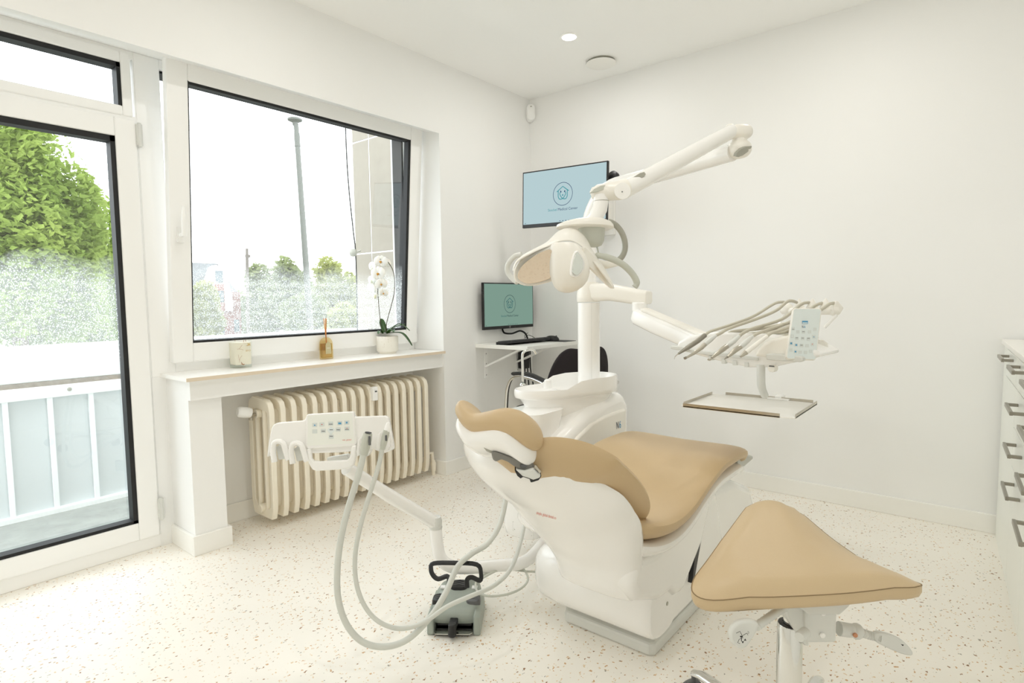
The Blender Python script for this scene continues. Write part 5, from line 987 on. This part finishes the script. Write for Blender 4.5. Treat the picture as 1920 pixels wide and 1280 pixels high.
# ------------------------------------------------------------------ assistant's arm with holder panel
aa = thing('assistant_arm', V(930, 1062, 2.22), 'white bent tube arm carrying the assistant\'s holder panel with keypad in front of the radiator', 'assistant arm')
zp = 0.10
pp = catmull([(-1.46, 2.06, 0.26), (-1.44, 2.03, 0.17), (-1.44, 1.96, 0.115), on_ if False else V(985, 1052, 2.28), V(930, 1060, 2.22), V(870, 1064, 2.19), V(842, 1060, 2.18), V(826, 1046, 2.18), V(820, 1022, 2.19), V(817, 990, 2.20)], 6)
obj('lower_tube', MB().tube(pp, 0.0235, 16), 'white', aa)
obj('tube_joint', MB().lathe([(.0245, 0), (.0255, .004), (.0245, .012)], V(817, 990, 2.20), n=24).lathe([(.0235, .012), (.025, .03), (.02, .045)], V(817, 990, 2.20), n=24), 'pale', aa)
obj('upper_tube', MB().tube(catmull([V(817, 981, 2.20), V(800, 970, 2.18), V(740, 935, 2.08), V(680, 897, 1.96), V(650, 878, 1.90)], 5), [0.025]*6+[.024]*6+[.0225]*5+[.022]*4, 16), 'white', aa)
AP = V(620, 825, 1.86); anr = (-cF*1.0+cX*0.08+cU*0.10).normalized()
def ap(name, px, off, th, m, bev=0.005, sm=0, par=None): return slab(name, px, AP+anr*off, th, m, par or aa, bev, anr, sm=sm)
ap('holder_panel', ((500, 858), (503, 830), (509, 802), (513, 795), (522, 792), (570, 788), (576, 777), (660, 772), (665, 781), (722, 779), (728, 782), (732, 800), (739, 842), (720, 850), (700, 842), (640, 848), (575, 850), (566, 842), (552, 835), (542, 842), (530, 835), (516, 832), (508, 840)), 0, 0.035, 'white', 0.009)
ap('keypad_housing', ((573, 836), (574, 778), (578, 776), (659, 771), (663, 773), (668, 832), (664, 836), (576, 842)), 0.014, 0.03, 'white', 0.004)
ap('keypad_face', ((576, 835), (577, 779), (660, 774.5), (665, 831)), 0.0146, 0.001, 'cab', 0)
for x, y in ((590, 796.5), (603.5, 795.5), (620, 794), (637, 793), (650, 792), (590, 808.5), (606, 807.5), (620.5, 806), (634, 805), (650.5, 803.5), (621, 818.5)):
    ap('key', ((x-4.5, y-3.6), (x+4.5, y-4), (x+4.5, y+3.6), (x-4.5, y+4)), 0.0154, 0.0006, 'key', 0)
ap('key_cross', ((613, 806), (620.5, 799), (628, 806), (620.5, 815)), 0.0159, 0.0004, 'keybl', 0)
for x, y, w, h, m in ((590, 797, 1.3, 1.2, 'keyb'), (603.5, 795.5, 1.2, .7, 'red'), (637, 793.5, 2.8, 1.7, 'keyb'), (650, 792, 1.6, 1.6, 'keyb'), (650.5, 802.5, .7, .7, 'red'), (620, 795, 3.5, .5, 'keyd'), (606, 808, 3.2, .5, 'keyd'), (621, 805.5, 3.2, .5, 'keyd'), (634, 805.5, 3.2, .5, 'keyd'), (650.5, 804.8, 3.5, .45, 'keyd'), (621, 817.5, 3.2, .5, 'keyd')):
    ap('key_symbol', ((x-w, y-h), (x+w, y-h), (x+w, y+h), (x-w, y+h)), 0.0166, 0.0004, m, 0)
tx = MB(); add_text(tx, 'simple. global', .0068, onplane(648, 824.5, AP+anr*0.0155, anr), cX*1.0-cU*-0.05, cU); obj('panel_print', tx, 'red', aa, smooth=False)
ap('under_handle', ((574, 842), (582, 840), (584, 860), (588, 864), (600, 865), (650, 862), (655, 859), (659, 836), (668, 834), (667, 858), (663, 872), (655, 878), (640, 880), (592, 883), (585, 880), (578, 868)), 0.02, 0.022, 'white', 0.005)
ap('rear_clamp', ((612, 858), (650, 852), (656, 862), (625, 866), (614, 866)), -0.02, 0.05, 'pale', 0.004)
for x0, y0 in ((523, 840), (557, 843)):
    P_ = AP+anr*0.022
    arc = [onplane(x, y, P_, anr) for x, y in ((x0-12, y0-2), (x0-9, y0-9), (x0, y0-13), (x0+8, y0-9), (x0+11, y0-1), (x0+15, y0+12))]
    obj('instrument_holder', MB().tube(catmull([onplane(x0-8, y0+26, P_, anr)]+[onplane(x0-11, y0+6, P_, anr)]+arc[1:] + [onplane(x0+18, y0+22, P_, anr)], 5), 0.0085, 12, flat=1.6, up=anr), 'white', aa)
    obj('holder_lining', MB().prism([onplane(x, y, AP+anr*0.004, anr) for x, y in ((x0-6, y0-2), (x0, y0-6), (x0+6, y0-3), (x0+13, y0+20), (x0-1, y0+22))], -anr*0.02), 'pale', aa, bevel=.002)
for x0, y0 in ((682, 836), (719, 826)):
    P_ = AP+anr*0.03
    for s_ in (-1, 1): obj('instrument_holder', MB().prism([onplane(x, y, P_, anr) for x, y in ((x0+s_*6, y0-16), (x0+s_*11, y0-12), (x0+s_*13-1, y0+10), (x0+s_*10-3, y0+20), (x0+s_*6-3, y0+18))], -anr*0.055), 'white', aa, bevel=.004, seg=3)

# suction hoses: hang from the holders, loop down to the floor and run back to the tower
def shose(label, head, hr, path, r, extra=None):
    t = thing('suction_hose', V(*path[0]), label, 'hose', 'suction hoses of the assistant\'s arm')
    hs = obj('hose', MB().tube(catmull(tip3(path), 10), r, 14), 'hose', t)
    hd2 = obj('handle', MB().tube(tip3(head), hr, 18), 'lampgrey', t); return t
DA = 1.79
t = shose('thick pale grey suction hose with an open end, looping lowest over the floor', ((690, 812, DA), (688, 822, DA), (685, 838, DA), (682, 852, DA)), [0.0135, 0.0155, 0.0145, 0.0115],
      ((682, 850, DA), (672, 890, DA), (655, 945, DA), (641, 1000, DA), (633, 1060, DA), (634, 1120, DA), (650, 1170, DA), (680, 1203, DA), (722, 1212, DA+.01), (766, 1197, DA+.03), (808, 1155, DA+.06), (836, 1110, DA+.12), (858, 1062, DA+.20), (884, 1038, DA+.27), (915, 1018, DA+.34), (938, 980, DA+.40), (950, 925, DA+.46), (956, 870, DA+.52)), 0.0098)
obj('inlet', MB().lathe([(.0105, 0.0), (.0105, .0015), (.001, .0015)], V(690.5, 811, DA-.006), V(691, 806, DA)-V(690, 812, DA), 18), 'gasket', t)
obj('valve_slide', MB().box(V(693, 826, DA-.017)-Vector((.003, .003, .014)), V(693, 826, DA-.017)+Vector((.003, .003, .014))), 'darkgrey', t, smooth=False, bevel=.001)
t = shose('thinner pale grey suction hose with a white tip, nested inside the thicker hose\'s loop', ((725, 806, DA+.01), (723, 815, DA+.01), (720, 828, DA+.01), (717, 842, DA+.01)), [0.0095, 0.0115, 0.0105, 0.0078],
      ((717, 840, DA+.01), (708, 880, DA+.01), (692, 930, DA+.01), (676, 985, DA+.01), (666, 1040, DA+.01), (668, 1092, DA+.01), (684, 1136, DA+.01), (712, 1166, DA+.01), (752, 1178, DA+.02), (795, 1166, DA+.035), (838, 1137, DA+.045), (880, 1118, DA+.07), (925, 1098, DA+.12), (955, 1070, DA+.22), (972, 1030, DA+.34), (984, 980, DA+.46), (990, 940, DA+.55), (994, 900, DA+.62)), 0.0072)
obj('white_tip', MB().tube([V(728, 792, DA+.01), V(727, 799, DA+.01), V(725, 808, DA+.01)], [.005, .0085, .0095], 16), 'upvc', t)
obj('valve_slide', MB().box(V(724, 821, DA-.006)-Vector((.0025, .0025, .009)), V(724, 821, DA-.006)+Vector((.0025, .0025, .009))), 'darkgrey', t, smooth=False, bevel=.001)

# ------------------------------------------------------------------ foot control
fo = Vector((-1.43, 1.405, 0)); fdir = Vector((-0.60, 0.80, 0)).normalized(); fsd = Vector((0.80, 0.60, 0)).normalized()
ft = thing('foot_control', fo, 'grey-green foot control with black pads and a black bail handle on the floor', 'foot control')
def fp(u, v, z): return fo+fsd*u+fdir*v+Vector((0, 0, z))
def frow(v, w, z0, z1, e=0.5):
    out = []
    for k in range(24):
        a = 2*math.pi*k/24; u = math.copysign(abs(math.cos(a))**.45, math.cos(a))*w; z = (z0+z1)/2+math.copysign(abs(math.sin(a))**.55, math.sin(a))*(z1-z0)/2; out.append(fp(u, v, z))
    return out
obj('pedal_housing', MB().loft([frow(-.060, .070, .030, .052), frow(-.055, .083, .026, .062), frow(-.02, .088, .022, .074), frow(.03, .088, .012, .086), (frow(.08, .085, .010, .094)), frow(.125, .076, .010, .094), frow(.155, .058, .014, .080), frow(.165, .035, .03, .06)]), 'pedal', ft, ang=60)
for s_ in (-1, 1): obj('side_skirt', MB().loft([[fp(s_*.080+du, v, z) for du, z in ((-.012, .0), (.014, .0), (.010, .06), (-.010, .07))] for v in (-.085, -.04, .05, .10)]), 'pedal', ft, bevel=.006, seg=3)
obj('steel_plate', MB().prism([fp(-.066, -.02, .012), fp(.066, -.02, .012), fp(.066, -.085, .010), fp(.056, -.096, .010), fp(-.060, -.096, .010), fp(-.068, -.085, .010)], (0, 0, .003)), 'chrome', ft, smooth=False)
obj('cavity', MB().box((-.060, -.055, .02), (.060, -.01, .055), Matrix(((fsd.x, fdir.x, 0, fo.x), (fsd.y, fdir.y, 0, fo.y), (0, 0, 1, 0), (0, 0, 0, 1)))), 'black', ft, smooth=False)
FMx = Matrix(((fsd.x, fdir.x, 0, fo.x), (fsd.y, fdir.y, 0, fo.y), (0, 0, 1, 0), (0, 0, 0, 1)))
obj('control_lever', MB().box((-.014, -.10, .030), (.014, -.02, .050), FMx).tube([fp(0, -.105, .055), fp(0, -.108, .012)], .014, 14), 'black', ft, bevel=.003)
pads = [((0.0, .085), .034, .032, .096), ((-.064, .015), .024, .028, .080), ((.060, .012), .026, .028, .080)]
for (u, v), a, b_, z in pads:
    pd = obj('rubber_pad', MB().loft([[fp(u+x, v+y, zz) for x, y in rrect(2*a*s, 2*b_*s, min(a, b_)*.75*s, 5)] for zz, s in ((z-.03, 1), (z-.004, 1), (z+.004, .9), (z+.006, .7))]), 'darkgrey' if u > .03 else 'black', ft)
    for q in (-1, 0, 1): obj('tread', MB().tube([fp(u-a*.7, v+q*b_*.45, z+.004), fp(u, v+q*b_*.45+.006, z+.007), fp(u+a*.7, v+q*b_*.45, z+.004)], .0022, 6), 'darkgrey', pd)
for s_ in (-1, 1): obj('symbol_sticker', MB().box((s_*.058-.010, .062, .0900), (s_*.058+.010, .082, .0945), FMx @ Matrix.Rotation(0, 4, 'X')), 'upvc', ft, smooth=False)
hz = 0.205
hb = [V(838, 1102, 1.99), V(842, 1088, 2.00), V(838, 1080, 2.01), V(822, 1085, 2.02), V(812, 1078, 2.03), V(808, 1066, 2.04), V(813, 1056, 2.05), V(850, 1055, 2.05), V(894, 1058, 2.05), V(902, 1076, 2.05), V(900, 1088, 2.04), V(885, 1082, 2.02), V(876, 1086, 2.01), V(876, 1102, 2.0)]
obj('bail_handle', MB().tube(catmull(hb, 4), 0.0085, 10, flat=0.45, up=(0, 0, 1)), 'black', ft)
cdp = [V(905, 1083, 2.12), V(930, 1070, 2.20), V(955, 1062, 2.27), V(980, 1066, 2.26), V(990, 1085, 2.18), V(978, 1102, 2.11), V(950, 1114, 2.06), V(915, 1117, 2.04), V(895, 1108, 2.08), V(893, 1090, 2.14), V(910, 1076, 2.19), V(945, 1067, 2.24), V(990, 1071, 2.26), V(1030, 1072, 2.27)]
obj('control_cord', MB().tube(catmull(cdp, 8), 0.0042, 8), 'lampgrey', ft)

# ------------------------------------------------------------------ saddle stool
so = V(1480, 1200, 1.33); so.z = 0
ss = thing('saddle_stool', so, 'tan saddle stool on a chromed gas column in the right foreground', 'stool')
su = Vector((0.772, 0.635, 0)).normalized(); sv = Vector((-0.635, 0.772, 0)).normalized(); sb = V(1500, 1103, 1.29); sb.z = 0
def sp_(u, v, z): return sb+su*u+sv*v+Vector((0, 0, z))
outl_old = [(-.238, .0), (-.19, -.028), (-.10, -.036), (0, -.030), (.10, -.024), (.20, -.010), (.262, .012), (.280, .040), (.262, .072), (.20, .100), (.125, .135), (.062, .185), (.022, .245), (-.015, .300), (-.060, .322), (-.105, .300), (-.135, .240), (-.160, .170), (-.195, .095), (-.228, .045), (-.247, .018)]
outl = [(-.235, .0), (-.2, -.025), (-.1, -.034), (0, -.03), (.1, -.024), (.2, -.012), (.262, .0), (.285, .03), (.272, .068), (.225, .112), (.172, .17), (.140, .23), (.115, .285), (.075, .312), (.03, .30), (-.02, .25), (-.075, .19), (-.13, .13), (-.18, .08), (-.225, .035)]
osm = closed_smooth([(x, y, 0) for x, y in outl], 4); cen = Vector((-.01, .075, 0))
def ztop(u, v):
    h = .516 + .33*max(0, v+.03) - .45*max(0, v-.25)
    h -= max(0, u-.06)*.30*min(1, max(0, v)/.12) + max(0, u-.2)*.12 + .17*max(0, -u-.13)
    return h
NR = 9; rows = []; n_o = len(osm)
for i in range(NR+1):
    t = i/NR; row = []
    for p in osm:
        q = cen.lerp(p, max(t, .02)); e = max(0, (t-.72)/.28); z = ztop(q.x, q.y) - 0.016*e*e
        row.append(sp_(q.x, q.y, z))
    rows.append(row)
seatm = MB(); seatm.loft(rows, caps=False); seatm.add([sum((p for p in rows[0]), Vector())/n_o], []); k0 = len(seatm.v)-1
seatm.f += [(k0, (j+1) % n_o, j) for j in range(n_o)]; seatm.mi += [0]*n_o
side = []
for dz, s in ((-0.016, 1.0), (-0.020, 1.012), (-0.034, 1.012), (-0.044, 0.995), (-0.048, 0.95)):
    side.append([sp_(cen.x+(p.x-cen.x)*s, cen.y+(p.y-cen.y)*s, ztop(p.x, p.y)+dz) for p in osm])
seatm.loft(side, caps=True)
sto = obj('saddle_seat', seatm, 'leather2', ss, ang=60)
smn = MB(); P_ = [sp_(cen.x+(p.x-cen.x)*1.010, cen.y+(p.y-cen.y)*1.010, ztop(p.x, p.y)-0.0175) for p in osm]; smn.tube(P_+[P_[0]], 0.0012, 6); obj('seam', smn, 'seam', sto)
scx = V(1530, 1170, 1.34)
def sbox(name, u0, u1, v0, v1, z0, z1, m, bev=.006, taper=0):
    b = V(1530, 1170, 1.34); b.z = 0
    vs = [b+su*u+sv*v for u, v in ((u0, v0), (u1, v0), (u1, v1), (u0, v1))]; tp = [b+su*(u*(1+taper))+sv*(v*(1+taper)) for u, v in ((u0, v0), (u1, v0), (u1, v1), (u0, v1))]
    return obj(name, MB().loft([[p+Vector((0, 0, z0)) for p in vs], [p+Vector((0, 0, z1)) for p in tp]]), m, ss, smooth=False, bevel=bev)
sbox('seat_plate', -.040, .045, -.012, .10, .440, .470, 'pale', taper=.35)
px_plate('seat_bracket', ((1484, 1122), (1604, 1122), (1592, 1138), (1575, 1153), (1518, 1153), (1500, 1140)), V(1540, 1135, 1.315), 0.07, 'pale', ss, 0.004)
sbox('tilt_box', -.032, .042, -.012, .06, .352, .447, 'pale')
for z in (.372, .425): obj('bolt_cap', MB().lathe([(.0065, 0), (.006, .003), (.001, .004)], V(1530, 1170, 1.34).xy.to_3d()+su*.008+sv*-.013+Vector((0, 0, z)), -sv, 14), 'white', ss)
obj('tilt_pin', MB().lathe([(.012, 0), (.012, .03), (.010, .033)], V(1510, 1185, 1.30), -cX-cF*.9, 16), 'pale', ss)
obj('mechanism_neck', MB().prism([V(x, y, 1.335) for x, y in ((1468, 1130), (1516, 1130), (1518, 1213), (1510, 1211), (1496, 1192), (1480, 1164))], cF*.045), 'pale', ss, smooth=False, bevel=.005)
cpx = V(1481, 1190, 1.37); cpx.z = 0
obj('gas_rod', MB().lathe([(.0155, .36), (.0155, .45)], cpx, n=24), 'chrome', ss)
obj('column_tube', MB().lathe([(.028, .07), (.028, .374), (.026, .378)], cpx, n=40), 'chrome', ss)
obj('column_collar', MB().lathe([(.0165, .380), (.026, .379), (.0275, .372), (.0165, .368)], cpx, n=30, caps=False), 'black', ss)
obj('base_hub', MB().lathe([(.030, .05), (.045, .055), (.050, .085), (.036, .105), (.029, .108)], cpx, n=30), 'chrome', ss)
for k in range(5):
    a = math.radians(160+72*k); d = Vector((math.cos(a), math.sin(a), 0)); e_ = cpx+d*.29
    lg = obj('base_leg', MB().tube([cpx+d*.03+Vector((0, 0, .078)), cpx+d*.16+Vector((0, 0, .098)), cpx+d*.26+Vector((0, 0, .098)), e_+Vector((0, 0, .088))], [.022, .018, .016, .013], 14, flat=.7), 'chrome', ss)
    cs = obj('castor', MB().lathe([(.012, -.020), (.030, -.018), (.032, -.004), (.032, .004), (.030, .018), (.012, .020)], e_+Vector((0, 0, .033)), Vector((-d.y, d.x, 0)), 20).tube([e_+Vector((0, 0, .05)), e_+Vector((0, 0, .09))], .006, 8), 'darkgrey', lg)
def lever(name, rod, rr, pad, D):
    m = MB(); R_ = catmull(tip3(rod), 8); m.tube(R_, [rr*(1.0 if k % 2 else 1.16) for k in range(len(R_))], 14)
    lv = obj('lever_rod', m, 'pale', ss)
    o = lens(pad, D, -cF, .016, 'lever_paddle', 'pale', par=lv, bev=.006); return o
p1_ = lever('height', ((1472, 1137, 1.33), (1455, 1148, 1.31), (1438, 1160, 1.29), (1418, 1174, 1.27)), .0085, ((1424, 1172), (1414, 1164), (1396, 1163), (1380, 1169), (1370, 1182), (1369, 1198), (1377, 1211), (1388, 1217), (1399, 1215), (1408, 1204), (1419, 1186)), 1.24)
ic = MB(); iO = V(1391, 1192, 1.2275); rr_ = lambda P, w=.0012: ribbon(ic, P, w, iO, cX, cU)
rr_([(-.012, .006), (-.004, .010), (.0, .002), (.002, -.004), (-.004, -.006)]); rr_([(-.005, -.006), (-.009, -.014), (-.004, -.016)]); rr_([(.002, .001), (.010, .006), (.013, .002)]); rr_([(.012, .010), (.015, .0085), (.0145, .0055), (.011, .006)], .0008)
for q in ((0, -.002, 1), (0, -.0, 0)): pass
rect2(ic, -.001, -.001, .006, .003, iO, cX, cU); rect2(ic, -.001, -.006, .0018, .010, iO, cX, cU)
for cx_, cy_, s_ in ((.007, -.008, 1), (.002, -.013, -1)): ic.add([iO+cX*(cx_+a_*.0028)+cU*(cy_+b__*.0030*s_) for a_, b__ in ((-1, -.6), (1, -.6), (0, 1))], [(0, 1, 2)])
obj('height_symbol', ic, 'black', p1_, smooth=False)
obj('lever_socket', MB().tube([V(1573, 1178, 1.36), V(1598, 1182, 1.36)], [.0165, .0155], 18).ell(V(1606, 1183, 1.36), (cX*.016, cU*.019, cF*.016), 14, 10), 'pale', ss)
obj('socket_screw', MB().lathe([(.0055, 0), (.005, .003), (.001, .004)], V(1603, 1190, 1.341), -cF, 14), mat('copper_screw', (200, 140, 104), .4), ss)
p2_ = lever('tilt', ((1612, 1184, 1.36), (1628, 1190, 1.36), (1642, 1193, 1.355), (1652, 1196, 1.35)), .0090, ((1643, 1190), (1652, 1186), (1672, 1191), (1692, 1200), (1706, 1213), (1713, 1225), (1708, 1230), (1690, 1226), (1664, 1215), (1644, 1204)), 1.345)
ic = MB(); ic.add([V(1692, 1208, 1.331)+cX*a_*.004+cU*b__*.003 for a_, b__ in ((-1, .4), (1, -.2), (.2, -1.2))], [(0, 1, 2)]); obj('tilt_symbol', ic, 'black', p2_, smooth=False)
